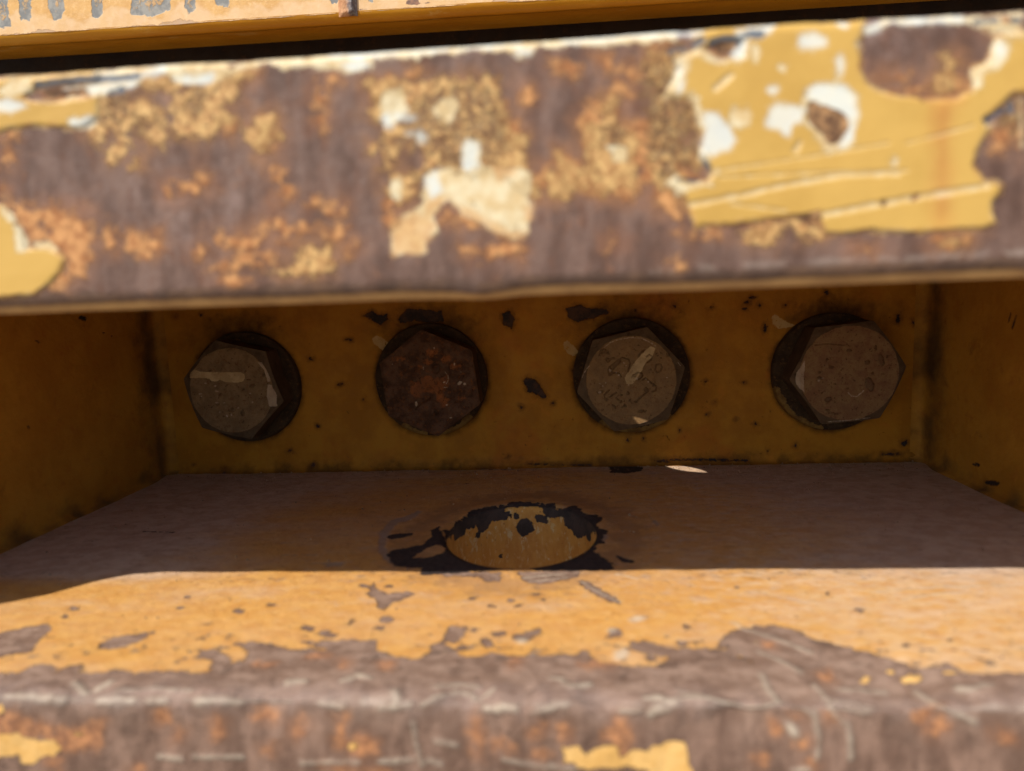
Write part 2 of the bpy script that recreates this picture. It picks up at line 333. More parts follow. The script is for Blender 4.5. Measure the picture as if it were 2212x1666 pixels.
Lf.f['wear'] = np.clip((U-.03)/.05, -1, 1)*.002-.0016+(S < 0)*-.02
Lf.f['edge'] = np.where(np.abs(S) < .01, .0006-np.abs(S+.0004)*.9-.0006*(fbm(U, S*0, 35, 2, 61) > .5), FAR)
Lf.f['face'] = -S*.6-.001
Lf.f['lilac'] = (.004-np.abs(S-.0015))*.6-.001
Lf.f['brownspot'] = np.where(Lf.f['rust'] > -.0005, -.0016, FAR)
# geometry
top = S > 0
ang = np.clip(S/REDGE, -0.8, .8)
X = U.copy(); Y = np.where(top, YE+S, YE); Z = np.where(top, ZF, ZF+S)
# rounded front edge: quarter circle replaces the corner
L_ = REDGE*.785
k = np.clip((S+L_)/(2*L_), 0, 1)*math.pi/2
inarc = (np.abs(S) < L_)
Yarc = YE+REDGE-REDGE*np.cos(k); Zarc = ZF-REDGE+REDGE*np.sin(k)
Y = np.where(inarc, Yarc, np.where(top, YE+REDGE+(S-L_)*((-YE-REDGE)/(-YE-L_)), YE)); Z = np.where(inarc, Zarc, np.where(top, ZF, ZF-REDGE+(S+L_)))
# hammered, nicked edge
edgew = np.exp(-(S/.006)**2)
dn = (fbm(U, S*.6, 90, 5, 21)-.5)*.0044*edgew+(fbm(U, S*.4, 220, 4, 23)-.5)*.0010*np.clip(edgew+(S < 0), 0, 1)
dn += -(np.clip(fbm(U, S*.5, 45, 3, 33)-.58, 0, 1))*.012*edgew
def dent(c, x, y, rx, dep):
    q = fl_project(px(c, [(x, y)])[0]); rr = rx*.00013*1.0
    return dep*np.exp(-(((U-q[0])/rr)**2+((S-q[1])/(rr*.8))**2))
for c, x, y, r_, dep in (('H', 820, 1000, 60, .0016), ('I', 650, 960, 110, .0012), ('I', 1100, 900, 160, .0012), ('I', 1650, 1000, 140, .0022), ('H', 600, 1080, 50, .0008), ('G', 540, 960, 40, .0009), ('I', 1500, 850, 60, .0012), ('I', 350, 1000, 120, .0012), ('I', 2000, 980, 60, .0009)):
    dn = dn - dent(c, x, y, r_, dep)
scr = Lf.f['scr']; dn += np.where((scr > -.0008), np.clip(1+scr/.0008, 0, 1), 0)*.00025*np.exp(-(S/.02)**2)
nrmY = np.where(inarc, -np.cos(k), np.where(top, 0, -1)); nrmZ = np.where(inarc, np.sin(k), np.where(top, 1, 0))
Z += (fbm(U, S, 25, 3, 2)-.5)*.0008*top
Y = Y+nrmY*dn; Z = Z+nrmZ*dn
# hole rim rounding
rd = np.maximum(0, (hd-1)*HRX)
lip = np.where((rd < .003) & top, ((.003-rd)**2)/.006, 0)*(.8+.5*fbm(U, Yw, 300, 2, 8))
Z = Z-lip
Z -= np.where(top, np.exp(-((np.abs((hd-1)*HRX-.016))/.010)**2)*.0005, 0)
nv, nu = U.shape
Fq = gridfaces(nu, nv)
cen = hd.ravel()[Fq].mean(1); keep = (cen > .985) | (S.ravel()[Fq].mean(1) < 0)
# snap near-rim vertices to the rim
hf = hd.ravel(); snap = (hf < 1.0) & (S.ravel() > 0)
Xf = X.ravel(); Yf = Y.ravel(); Zf_ = Z.ravel()
af = a.ravel(); Xf[snap] = HX+HRX*np.cos(af[snap]); Yf[snap] = HY+HRY*np.sin(af[snap])
V = np.stack([Xf, Yf, Zf_], 1)
Fk = Fq[keep]
used = np.unique(Fk); remap = -np.ones(len(V), int); remap[used] = np.arange(len(used))
floor_mat = worn('lower_plate_paint', (FY_A, FY_B, (.62, .35, .11, 1), 130, (1, 1.6, 1)), [
    dict(attr='warm', a=(.56, .29, .085, 1), b=(.50, .24, .07, 1), amp=.004, ns=90, soft=.006, op=.6, r=.6, h=0, flat=1),
    dict(attr='wear', a=(.62, .44, .26, 1), b=(.66, .50, .36, 1), amp=.0075, ns=260, soft=.0016, op=.5, r=.6, h=-.1, flat=1, nr=.78, st=(.5, 1.3, 1)),
    dict(th=.57, sw=.10, ns=70, a=(.62, .36, .13, 1), b=(.64, .38, .15, 1), op=.5, r=.5, h=0, flat=1, nr=.75, st=(.7, 1.3, 1)),
    dict(th=.58, sw=.09, ns=95, a=(.48, .20, .05, 1), b=(.5, .24, .07, 1), op=.5, r=.6, h=0, flat=1, nr=.75),
    dict(attr='dust', a=DUST_SKY_A, b=DUST_SKY_B, amp=.004, ns=200, soft=.009, r=.85, h=.1, flat=.9, op=.92, cs=110, cst=(1, 1.5, 1)),
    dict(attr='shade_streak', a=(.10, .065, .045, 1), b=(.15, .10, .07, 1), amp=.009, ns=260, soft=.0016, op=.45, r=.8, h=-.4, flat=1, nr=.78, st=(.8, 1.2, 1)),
    dict(attr='palestreak', a=(.42, .36, .33, 1), b=(.36, .30, .27, 1), amp=.008, ns=170, soft=.0015, op=.4, r=.7, h=0, flat=1, nr=.8, st=(.8, 1.1, 1)),
    dict(attr='ring', a=(.33, .17, .07, 1), b=(.24, .13, .065, 1), amp=.004, ns=300, soft=.002, op=.6, r=.7, h=-.3, flat=1, nr=.75),
    dict(attr='grey', a=(.25, .23, .22, 1), b=(.19, .17, .16, 1), amp=.002, ns=300, soft=.0008, op=.6, r=.7, h=0),
    dict(th=.64, sw=.03, ns=520, a=(.68, .48, .26, 1), b=(.62, .42, .22, 1), op=.45, r=.6, h=.1, nr=.7, st=(.6, 1, 1)),
    dict(th=.635, sw=.03, ns=560, a=(.30, .17, .08, 1), b=(.20, .11, .06, 1), op=.6, r=.7, h=-.5, nr=.7),
    dict(th=.665, sw=.02, ns=240, nr=.7, a=(.10, .065, .05, 1), b=(.16, .10, .07, 1), op=.7, r=.7, h=-.6, st=(1, 2.2, 1)),
    dict(attr='flake', a=(.20, .135, .10, 1), b=(.30, .22, .17, 1), amp=.0072, ns=260, soft=.0003, r=.75, h=-.8, flat=1.2, nr=.74, st=(.6, 1, 1)),
    dict(attr='rust', a=(.175, .105, .072, 1), b=(.28, .185, .135, 1), amp=.0036, ns=300, soft=.0003, r=.75, h=-1.0, flat=1.3, cs=150, cst=(1, 2, .5), nr=.76),
    dict(attr='face', a=(.13, .072, .048, 1), b=(.25, .15, .105, 1), amp=.010, ns=60, soft=.006, r=.75, h=0, flat=1.2, op=.85, cs=170, cst=(1, 1, .3), nr=.75),
    dict(attr='lilac', a=(.32, .245, .215, 1), b=(.25, .18, .155, 1), amp=.007, ns=90, soft=.003, r=.4, h=0, flat=1, op=.4, cs=300, cst=(.5, 1, 1), nr=.76),
    dict(attr='brownspot', a=(.11, .065, .045, 1), b=(.16, .09, .06, 1), amp=.0065, ns=160, soft=.0010, r=.75, h=-.3, flat=1.2, op=.6, nr=.76),
    dict(attr='orange', off=.0004, a=(.30, .13, .06, 1), b=(.24, .11, .06, 1), amp=.006, ns=130, soft=.003, r=.85, h=0, flat=1.1, op=.6, nr=.76),
    dict(attr='orange', a=(.56, .25, .10, 1), b=(.28, .12, .055, 1), amp=.0066, ns=210, soft=.0016, r=.85, h=.2, flat=1.2, op=.72, cs=350, mot=(420, .42), nr=.74),
    dict(attr='left', a=(.60, .34, .10, 1), b=(.66, .40, .14, 1), amp=.0022, ns=300, soft=.0002, r=.5, h=.8, cs=200, nr=.74),
    dict(attr='scr', a=SCR_A, b=SCR_B, amp=.0013, ns=330, soft=.0010, r=.35, h=.8, op=.72, nr=.8, cs=400),
    dict(attr='edge', a=(.44, .36, .29, 1), b=(.34, .26, .21, 1), amp=.0042, ns=190, soft=.0011, r=.32, h=.3, op=.6, nr=.8, st=(.5, 1, 1), cs=400),
    dict(attr='black', a=BLK_A, b=BLK_B, amp=.0030, ns=380, soft=.0001, r=.75, h=-1.2, flat=1.2, cs=500, nr=.74),
], rough=.55, bump=.9, bumpdist=.0007, fine=2000)
def lo(name, *a, **k): return mesh_obj(name, *a, **k)
lp = mesh_obj('lower_plate', V[used], remap[Fk], floor_mat, br, attrs={k_: v.ravel()[used] for k_, v in Lf.f.items()})
# bore of the pin hole
na, nz = 400, 90
A_, Zz = np.meshgrid(np.linspace(0, 2*np.pi, na, endpoint=False), np.linspace(-.0010, -.052, nz))
Xb = HX+(HRX+.0001)*np.cos(A_); Yb = HY+(HRY+.0001)*np.sin(A_); Zb = ZF+Zz
Lb = {}
arcu = A_*HRX
chip = .014*np.clip(fbm(arcu, Zz*0+1, 110, 5, 4)-.40, -.1, 1)+.0012
Lb['black'] = (Zz+chip*1.6)
for x, y, r1, r2 in ((770, 470, 40, 30), (1540, 470, 30, 40), (1490, 440, 40, 25), (850, 420, 45, 22), (1330, 360, 60, 22), (1165, 445, 45, 35), (890, 492, 16, 12), (1440, 420, 50, 25), (1265, 395, 40, 18), (800, 450, 35, 30), (1120, 380, 15, 15), (905, 395, 25, 18), (1030, 375, 50, 22), (1025, 617, 10, 6)):
    q = ray(*px('F', [(x, y)])[0]); o_ = CPOS                       # hit the bore's far wall
    A2 = (q.x/HRX)**2+(q.y/HRY)**2; B2 = 2*((o_.x-HX)*q.x/HRX**2+(o_.y-HY)*q.y/HRY**2); C2 = ((o_.x-HX)/HRX)**2+((o_.y-HY)/HRY)**2-1
    t_ = (-B2+math.sqrt(max(0, B2*B2-4*A2*C2)))/(2*A2); p = o_+q*t_
    an = math.atan2((p.y-HY)/HRY, (p.x-HX)/HRX) % (2*math.pi)
    dd = 1-np.hypot((A_-an)*HRX/(r1*.00009), (Zz-(p.z-ZF))/(r2*.00012)); Lb['black'] = np.maximum(Lb['black'], dd*r2*.0001)
bore_mat = worn('bore_paint', ((.52, .26, .055, 1), (.44, .20, .04, 1), (.56, .36, .14, 1), 160, (1, 1, .5)), [
    dict(th=.60, sw=.03, ns=330, a=(.60, .50, .30, 1), b=(.55, .42, .2, 1), op=.6, r=.6, h=-.3, st=(1, 1, .55)),
    dict(th=.66, sw=.02, ns=700, a=(.12, .06, .03, 1), b=(.06, .04, .03, 1), op=.9, r=.7, h=-.5, st=(1, 1, .6)),
    dict(attr='black', a=BLK_A, b=BLK_B, amp=.002, ns=420, soft=.0001, r=.8, h=-1.2, flat=1.2)], rough=.5, bump=.6)
mesh_obj('pin_hole_bore', np.stack([Xb.ravel(), Yb.ravel(), Zb.ravel()], 1), gridfaces(na, nz, wrap=True, flip=True), bore_mat, lp, attrs={k_: v for k_, v in Lb.items()})
# ------------------------------------------------------------------ BACK PLATE
ZTOP = ZT+.012
xs = np.arange(-.29, .29, .0008); zs = np.arange(ZF-.01, CAMZ+.06, .0008)
U, W = np.meshgrid(xs, zs)
Lw = Layer(U, W, lambda q: (onY(q, 0).x, onY(q, 0).z), .000256)
Lw.poly('black', 'D', [(1250, 160), (1300, 130), (1340, 155), (1390, 150), (1393, 180), (1350, 215), (1310, 190)], [(1455, 180), (1510, 118), (1600, 125), (1710, 135), (1722, 190), (1640, 200), (1560, 188), (1470, 203)], [(2065, 150), (2110, 130), (2140, 180), (2120, 235), (2070, 205)], [(2190, 540), (2212, 520), (2230, 560), (2200, 565)])
Lw.poly('black', 'E', [(215, 110), (290, 88), (330, 108), (440, 113), (452, 135), (400, 150), (350, 165), (280, 187), (225, 155)], [(-10, 490), (40, 498), (80, 550), (108, 600), (80, 600), (40, 572), (0, 568)], [(2120, 175), (2160, 190), (2195, 155), (2190, 190), (2150, 210), (2130, 200)])
Lw.blob('black', 'D', (1165, 300, 18, 7), (1118, 562, 17, 7), (985, 808, 13, 8), (2177, 695, 10, 12), (300, 158, 10, 6), (145, 165, 7, 4), (940, 412, 15, 6), (1250, 655, 5), (960, 1035, 15, 8), (440, 1078, 8), (820, 955, 12, 8), (2100, 988, 5), (1460, 1090, 40, 4), (2000, 1060, 60, 4), (255, 1035, 0.1))
Lw.blob('black', 'E', (143, 633, 7), (811, 97, 9), (590, 122, 6), (1240, 50, 18, 8), (1215, 75, 18, 10), (1200, 112, 8, 5), (1280, 92, 5), (1017, 102, 8, 4), (1425, 90, 8, 5), (1313, 220, 8, 18), (1650, 20, 9, 15), (2045, 165, 12, 24), (982, 513, 5), (990, 693, 5), (840, 782, 5), (1255, 745, 7, 5), (553, 832, 7), (1478, 865, 6), (640, 826, 4), (1030, 626, 4), (2080, 850, 14, 14), (2000, 912, 45, 6), (750, 948, 35, 5), (1010, 942, 30, 6), (1195, 520, 7, 4), (1325, 893, 4), (1150, 720, .1))
Lw.line('black', 'E', [(0, 965), (350, 970)], 2); Lw.line('black', 'E', [(700, 950), (850, 940), (1210, 945)], 4)
Lw.poly('mark', 'D', [(1303, 292), (1325, 275), (1350, 282), (1410, 328), (1382, 378), (1340, 345), (1308, 318)])
Lw.poly('mark', 'E', [(200, 300), (220, 285), (255, 312), (285, 350), (262, 372), (235, 365), (205, 335)], [(1345, 162), (1365, 143), (1420, 178), (1478, 203), (1440, 215), (1385, 222), (1355, 192)])
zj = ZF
Lw.f['soot'] = (.0012-(W-zj))*.5+(fbm(U, W, 150, 4, 12)-.5)*.006  # wall colour darker along the bottom joint
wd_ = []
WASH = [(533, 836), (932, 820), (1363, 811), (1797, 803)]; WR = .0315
for q in WASH:  # shade around each washer painted into the wall colour
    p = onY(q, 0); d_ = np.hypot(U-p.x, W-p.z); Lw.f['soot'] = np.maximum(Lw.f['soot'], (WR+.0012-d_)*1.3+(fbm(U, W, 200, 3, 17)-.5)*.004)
    # each washer's shadow painted as a darkening just above it
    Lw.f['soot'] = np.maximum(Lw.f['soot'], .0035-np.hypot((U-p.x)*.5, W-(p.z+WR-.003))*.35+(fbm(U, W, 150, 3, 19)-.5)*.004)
WY_A = (.39, .163, .013, 1); WY_B = (.31, .120, .009, 1)  # same yellow paint, base colour darkened for the shaded recess
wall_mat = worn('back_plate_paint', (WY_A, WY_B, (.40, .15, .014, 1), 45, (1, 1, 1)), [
    dict(th=.56, sw=.12, ns=22, a=(.36, .110, .009, 1), b=(.30, .09, .008, 1), op=.7, r=.5, h=0, flat=1),
    dict(th=.655, sw=.03, ns=380, nr=.7, a=(.14, .055, .012, 1), b=(.19, .08, .015, 1), op=.8, r=.7, h=-.8),
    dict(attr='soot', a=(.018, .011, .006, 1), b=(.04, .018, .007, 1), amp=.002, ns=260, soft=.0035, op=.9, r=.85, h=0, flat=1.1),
    dict(attr='mark', a=(.48, .33, .14, 1), b=(.40, .24, .09, 1), amp=.0012, ns=500, soft=.0004, op=.7, mot=(500, .40), r=.6, h=.3),
    dict(attr='black', off=.0012, a=(.16, .06, .012, 1), b=(.10, .04, .01, 1), amp=.003, ns=300, soft=.0015, r=.8, h=0, flat=1, op=.6),
    dict(attr='black', a=BLK_A, b=(.075, .038, .024, 1), amp=.0024, ns=420, soft=.0002, nr=.78, mot=(900, .36), r=.8, h=-1.2, flat=1.2)], rough=.55, bump=.8, bumpdist=.0006, fine=1500, spec=.12)
Yw_ = (fbm(U, W, 30, 3, 6)-.5)*.0006
# weld fillet at the bottom and in the corners (concave radius)
def fil(d, r): return np.where(d < r, r-np.sqrt(np.maximum(0, r*r-(r-np.clip(d, 0, r))**2)), 0)
Yw_ = Yw_-fil(np.clip(W-ZF+.0005, 0, 1), .0045)*(.55+.9*fbm(U, W, 190, 3, 2))-np.exp(-((W-ZF-.0035)/.0016)**2)*.0010*fbm(U, W*.3, 330, 3, 29)
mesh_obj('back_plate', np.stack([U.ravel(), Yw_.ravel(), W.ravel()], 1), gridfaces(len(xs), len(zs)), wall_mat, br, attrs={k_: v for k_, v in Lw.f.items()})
# ------------------------------------------------------------------ SIDE PLATES
side_mat = worn('side_plate_paint', ((.44, .20, .025, 1), (.37, .155, .018, 1), (.36, .14, .02, 1), 40, (1, 1, 1)), [  # yellow paint again, darkened for the recess shade
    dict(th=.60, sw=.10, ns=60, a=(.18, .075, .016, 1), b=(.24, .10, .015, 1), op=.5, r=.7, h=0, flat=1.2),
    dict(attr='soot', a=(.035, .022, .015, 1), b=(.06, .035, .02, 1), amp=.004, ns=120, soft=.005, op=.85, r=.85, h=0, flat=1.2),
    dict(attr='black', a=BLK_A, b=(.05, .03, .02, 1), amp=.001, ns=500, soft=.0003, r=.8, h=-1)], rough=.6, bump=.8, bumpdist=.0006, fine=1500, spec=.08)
for sgn, XW, lab in ((-1, XL, 'left'), (1, XR, 'right')):
    pe = onZ((0, 1190), ZF) if sgn < 0 else onZ((2212, 1100), ZF)
    sl_ = (pe.x-XW)/(pe.y); rf_ = .005
    path = [(XW+y_*sl_, y_) for y_ in np.arange(-.215, -rf_, .001)]
    P0 = np.array((XW-rf_*sl_, -rf_)); P1 = np.array((XW, 0.)); P2 = np.array((XW-sgn*rf_*1.1, -.0004))
    path += [tuple((1-t_)**2*P0+2*t_*(1-t_)*P1+t_*t_*P2) for t_ in np.linspace(0, 1, 16)]
    path = np.array(path); zs = np.arange(ZF-.002, CAMZ+.06, .001)
    Ip, Wg = np.meshgrid(np.arange(len(path)), zs); Yg = path[Ip, 1]; Xg = path[Ip, 0]; ys = path
    fz = (.0035-np.sqrt(np.maximum(0, .0035**2-(.0035-np.clip(Wg-ZF, 0, .0035))**2)))
    Xg = Xg+sgn*(fbm(Yg, Wg, 40, 3, 31)-.5)*.0012*np.clip(-Yg/.01, 0, 1)-sgn*fz*np.clip(-Yg/.02, 0, 1)
    Yg_ = Yg-fz*np.clip(1+Yg/.02, 0, 1)
    if sgn < 0: pass
    at = {'soot': np.maximum((.005-np.abs(Yg+.009))*.45+(fbm(Yg, Wg, 50, 3, 5)-.5)*.008, (.001-(Wg-ZF))*.6+(fbm(Yg, Wg, 90, 4, 8)-.5)*.012)}  # colour darker in a band near the corner and along the bottom
    Ls = Layer(Yg, Wg, (lambda XWs, s2: (lambda q: (lambda d: (lambda t: ((CPOS+d*t).y, (CPOS+d*t).z))((XWs+CPOS.y*s2*1-CPOS.x)/(d.x-d.y*s2)))(ray(*q))))(XW, sl_), .00013)
    Ls.f['black'] = np.full(Yg.shape, FAR)
    if sgn > 0:
        Ls.line('black', 'K', [(672, 320), (660, 360)], 8); Ls.line('black', 'K', [(700, 330), (680, 395)], 8); Ls.blob('black', 'K', (500, 1090, 18, 10), (580, 1185, 35, 14))
    else: Ls.blob('black', 'J', (138, 718, 7, 9), (60, 1300, 8, 8), (395, 200, 20, 10), (180, 310, 15, 5)); Ls.line('black', 'J', [(480, 265), (530, 285)], 3)
    at['black'] = Ls.f['black']
    mesh_obj('side_plate', np.stack([Xg.ravel(), Yg_.ravel(), Wg.ravel()], 1), gridfaces(len(ys), len(zs), flip=(sgn > 0)), side_mat, br, attrs=at)
# ------------------------------------------------------------------ UPPER PLATE: front face (traced), top, underside, pin hole
RB = .0022; CH = .0036                                 # top rounding, lower chamfer
prof = []                                            # (y offset from the front, z)
for t_ in np.linspace(.010, RB, 4): prof.append((t_, ZT))
for a_ in np.linspace(0, math.pi/2, 9)[1:]: prof.append((RB-RB*math.sin(a_), ZT-RB+RB*math.cos(a_)))
for z_ in np.linspace(ZT-RB, ZB+.0005, 130)[1:]: prof.append((0, z_))
for a_ in np.linspace(0, math.pi/2, 8)[1:]: prof.append((.001-.001*math.cos(a_)+CH*.55*a_/(math.pi/2), ZB-CH*(a_/(math.pi/2))))
for t_ in np.linspace(0, 1, 5)[1:]: prof.append((.001+CH*.55+.006*t_, ZB-CH+.0025*t_))
for t_ in np.linspace(0, 1, 5)[1:]: prof.append((.009+.012*t_, ZB-CH+.0025+.0075*t_))
prof = np.array(prof); ZU = prof[-1, 1]
xs = np.arange(-.36, .22, .0005)
U, PI_ = np.meshgrid(xs, np.arange(len(prof)))
PY = prof[PI_, 0]; PZ = prof[PI_, 1]
Lu = Layer(U, PZ, lambda q: (onY(q, YB).x, onY(q, YB).z), .000115)
# mustard paint
Lu.poly('yel', 'A', [(0, 405), (60, 398), (500, 360), (500, 420), (300, 440), (200, 445), (140, 480), (125, 510), (230, 525), (330, 520), (500, 490), (500, 600), (420, 650), (360, 655), (200, 640), (60, 655), (-60, 690), (-60, 400)],
        [(-60, 1050), (0, 1052), (60, 1110), (110, 1185), (130, 1280), (230, 1270), (300, 1300), (330, 1335), (300, 1400), (230, 1470), (180, 1505), (0, 1525), (-60, 1530)])
Lu.poly('yel', 'C', [(200, 150), (620, 110), (1090, 95), (1070, 180), (1045, 220), (1065, 300), (1060, 345), (1090, 420), (1150, 462), (1250, 490), (1400, 510), (1540, 512), (1620, 470), (1650, 440), (1640, 350), (1720, 320), (1765, 180), (1950, 160), (1950, 460), (1840, 475), (1780, 530), (1695, 612), (1720, 650), (1680, 720), (1648, 780), (1640, 840), (1690, 930), (1790, 940), (1775, 980), (1735, 1020), (1730, 1080), (1755, 1130), (1690, 1160), (1500, 1170), (1300, 1185), (1100, 1170), (950, 1192), (880, 1190), (850, 1115), (700, 1100), (500, 1130), (420, 1145), (220, 1150), (190, 1080), (150, 990), (85, 930), (120, 900), (200, 935), (290, 925), (312, 880), (240, 820), (255, 760), (240, 600), (200, 500), (100, 490), (70, 470), (150, 360), (120, 310), (260, 260), (330, 315), (460, 290), (480, 200), (330, 220), (240, 250)])
# ochre mottled remains
Lu.poly('och', 'A', [(500, 480), (600, 500), (700, 490), (830, 560), (850, 640), (820, 745), (760, 740), (680, 660), (560, 690), (500, 740), (430, 690), (480, 600)], [(870, 540), (950, 430), (1150, 430), (1200, 480), (1150, 560), (1220, 620), (1190, 680), (1130, 640), (1050, 710), (900, 700), (870, 660), (920, 600)],
        [(600, 700), (650, 720), (640, 800), (540, 830), (570, 760)], [(670, 800), (710, 790), (730, 870), (690, 880)], [(1310, 580), (1400, 590), (1420, 700), (1380, 800), (1300, 800), (1310, 720), (1250, 690)], [(1380, 1390), (1490, 1340), (1560, 1250), (1620, 1270), (1690, 1240), (1700, 1330), (1660, 1400), (1500, 1440), (1430, 1420)],
        [(700, 400), (860, 370), (1250, 350), (1280, 390), (1200, 420), (1000, 440), (900, 440), (760, 460)])
Lu.poly('och', 'B', [(200, 430), (330, 400), (500, 410), (620, 395), (870, 400), (860, 520), (920, 570), (930, 640), (1020, 700), (1010, 780), (1050, 880), (1100, 930), (1080, 1000), (1040, 1010), (900, 900), (700, 880), (520, 860), (490, 760), (440, 700), (360, 700), (350, 880), (470, 900), (470, 1000), (380, 1060), (320, 1000), (330, 880), (280, 880), (280, 690), (290, 640), (200, 580), (240, 500)],
        [(1330, 860), (1310, 620), (1400, 620), (1390, 500), (1470, 490), (1480, 620), (1560, 640), (1600, 720), (1570, 800), (1560, 980), (1490, 960), (1440, 980), (1360, 950)], [(0, 1250), (30, 1280), (20, 1390), (0, 1400)], [(1110, 880), (1180, 870), (1220, 1000), (1160, 1000)], [(1180, 780), (1240, 820), (1330, 900), (1400, 960), (1260, 960), (1200, 880)], [(1640, 300), (1794, 260), (1794, 620), (1700, 560), (1660, 450)], [(1680, 620), (1794, 590), (1794, 1000), (1700, 950), (1650, 800)])
Lu.blob('och', 'B', (1420, 545, 35, 60), (235, 755, 25), (425, 750, 22), (1720, 700, 40, 70))
Lu.blob('och', 'C', (530, 1230, 60, 10), (80, 560, 50, 60), (180, 600, 50, 80), (60, 800, 50, 100), (200, 790, 50, 60), (1840, 560, 40, 50), (1530, 310, 30, 25), (1560, 1230, 60, 14), (1500, 400, 50, 40))
Lu.poly('och', 'C', [(460, 1190), (600, 1160), (700, 1115), (840, 1150), (880, 1200), (780, 1205), (720, 1150), (620, 1190), (560, 1220), (480, 1215)])
# orange bloom
Lu.poly('orange', 'A', [(-60, 1040), (150, 1050), (430, 1080), (460, 1200), (480, 1300), (400, 1400), (310, 1490), (230, 1480), (330, 1335), (230, 1270), (130, 1280), (90, 1120)], [(630, 1200), (800, 1190), (830, 1270), (760, 1310), (650, 1270)], [(1070, 1200), (1200, 1195), (1330, 1220), (1320, 1280), (1100, 1260)], [(1150, 1330), (1200, 1290), (1420, 1290), (1400, 1340), (1300, 1380), (1080, 1370)], [(1350, 1160), (1440, 1100), (1460, 1170), (1540, 1160), (1540, 1220), (1400, 1250)], [(1100, 1430), (1280, 1415), (1270, 1450), (1110, 1470)], [(230, 470), (430, 450), (440, 490), (260, 510)])
Lu.blob('orange', 'A', (1395, 890, 30, 35), (1440, 1005, 50, 48), (1600, 1035, 40, 38), (1710, 1070, 45, 40), (850, 975, 22, 35), (960, 960, 60, 30), (1030, 920, 22, 22), (1040, 1290, 45, 28), (1370, 1160, 40, 50), (1640, 1180, 40, 40), (1720, 1200, 30, 30), (20, 680, 45, 30), (20, 820, 40, 45), (10, 970, 18, 30), (1370, 700, 50, 60), (1180, 640, 40, 35), (1640, 620, 35, 40), (1640, 480, 40, 90), (1240, 380, 60, 30), (560, 1240, 50, 50), (800, 420, 60, 25))
Lu.poly('orange', 'B', [(1300, 620), (1400, 470), (1480, 490), (1500, 620), (1620, 620), (1794, 560), (1794, 1100), (1700, 1050), (1600, 900), (1580, 1000), (1440, 1000), (1360, 1010), (1250, 970), (1190, 880), (1170, 760), (1240, 800), (1340, 860)], [(690, 1270), (820, 1270), (980, 1240), (990, 1290), (850, 1305), (700, 1300)], [(1100, 870), (1180, 860), (1230, 990), (1150, 1010)], [(200, 420), (330, 390), (360, 470), (240, 500)], [(300, 1000), (400, 1060), (360, 1150), (310, 1120)], [(560, 1070), (680, 1090), (760, 1160), (620, 1130)])
Lu.blob('orange', 'B', (1020, 500, 40), (430, 385, 30), (1250, 350, 40, 40), (1160, 330, 30), (1540, 370, 60, 45), (1420, 310, 60, 30), (1700, 250, 70, 40), (960, 680, 50, 60), (40, 1060, 50, 40), (50, 1200, 40), (120, 1260, 35), (930, 1190, 30), (1450, 1230, 30), (20, 400, 40, 30), (1500, 460, 50, 40), (1080, 940, 40, 50), (890, 580, 40, 40))
Lu.blob('orange', 'C', (60, 430, 70, 60), (100, 640, 70, 100), (120, 860, 90, 60), (300, 1190, 40, 15), (160, 1200, 40, 15), (1530, 315, 40, 25), (1200, 400, 90, 30), (1500, 420, 70, 50), (1330, 460, 120, 25), (1600, 460, 40, 30), (1540, 1230, 80, 22), (60, 1045, 25), (135, 1335, 25), (1780, 700, 50, 60), (560, 1150, 60, 25), (1100, 1280, 60, 20), (860, 1110, 50, 18), (330, 250, 45, 30), (1760, 130, 80, 30), (1880, 690, 20, 60))
# cream primer
Lu.poly('crm', 'A', [(480, 360), (850, 330), (1350, 300), (1355, 325), (1250, 360), (1150, 385), (1130, 420), (1000, 430), (900, 430), (860, 385), (760, 380), (640, 445), (560, 480), (350, 500), (420, 440), (500, 420)], [(1350, 300), (1794, 262), (1794, 350), (1700, 350), (1560, 335), (1450, 345), (1400, 330)], [(350, 600), (500, 590), (490, 630), (410, 665), (350, 645)], [(70, 1170), (110, 1150), (140, 1230), (130, 1300), (95, 1290)], [(0, 1055), (30, 1060), (70, 1130), (40, 1140), (0, 1090)])
Lu.poly('crm', 'A', [(160, 1240), (250, 1240), (300, 1280), (200, 1275)], [(40, 420), (160, 400), (160, 470), (60, 500), (-20, 480)])
Lu.poly('crm', 'B', [(500, 900), (530, 870), (600, 860), (680, 860), (690, 740), (720, 700), (780, 720), (790, 840), (860, 870), (980, 850), (1040, 880), (1040, 1000), (1050, 1100), (1025, 1180), (950, 1212), (880, 1180), (820, 1150), (740, 1110), (680, 1080), (620, 1030), (560, 1060), (540, 1100), (560, 1170), (510, 1230), (510, 1290), (340, 1300), (330, 1200), (400, 1110), (450, 1080), (490, 1040)],
        [(550, 540), (600, 500), (670, 510), (660, 580), (650, 640), (600, 630), (555, 590)], [(0, 265), (480, 235), (1000, 200), (1520, 165), (1540, 150), (1794, 145), (1794, 205), (1540, 215), (1300, 230), (1080, 235), (1050, 290), (980, 295), (940, 245), (700, 245), (650, 285), (620, 270), (480, 280), (480, 300), (240, 300), (230, 350), (90, 365), (60, 320), (0, 330)], [(290, 470), (380, 450), (420, 560), (340, 640), (290, 600)], [(330, 920), (380, 900), (390, 1030), (340, 1030)], [(1740, 480), (1794, 300), (1794, 520)], [(1440, 740), (1550, 740), (1540, 820), (1470, 830)], [(1740, 930), (1794, 880), (1794, 1000)])
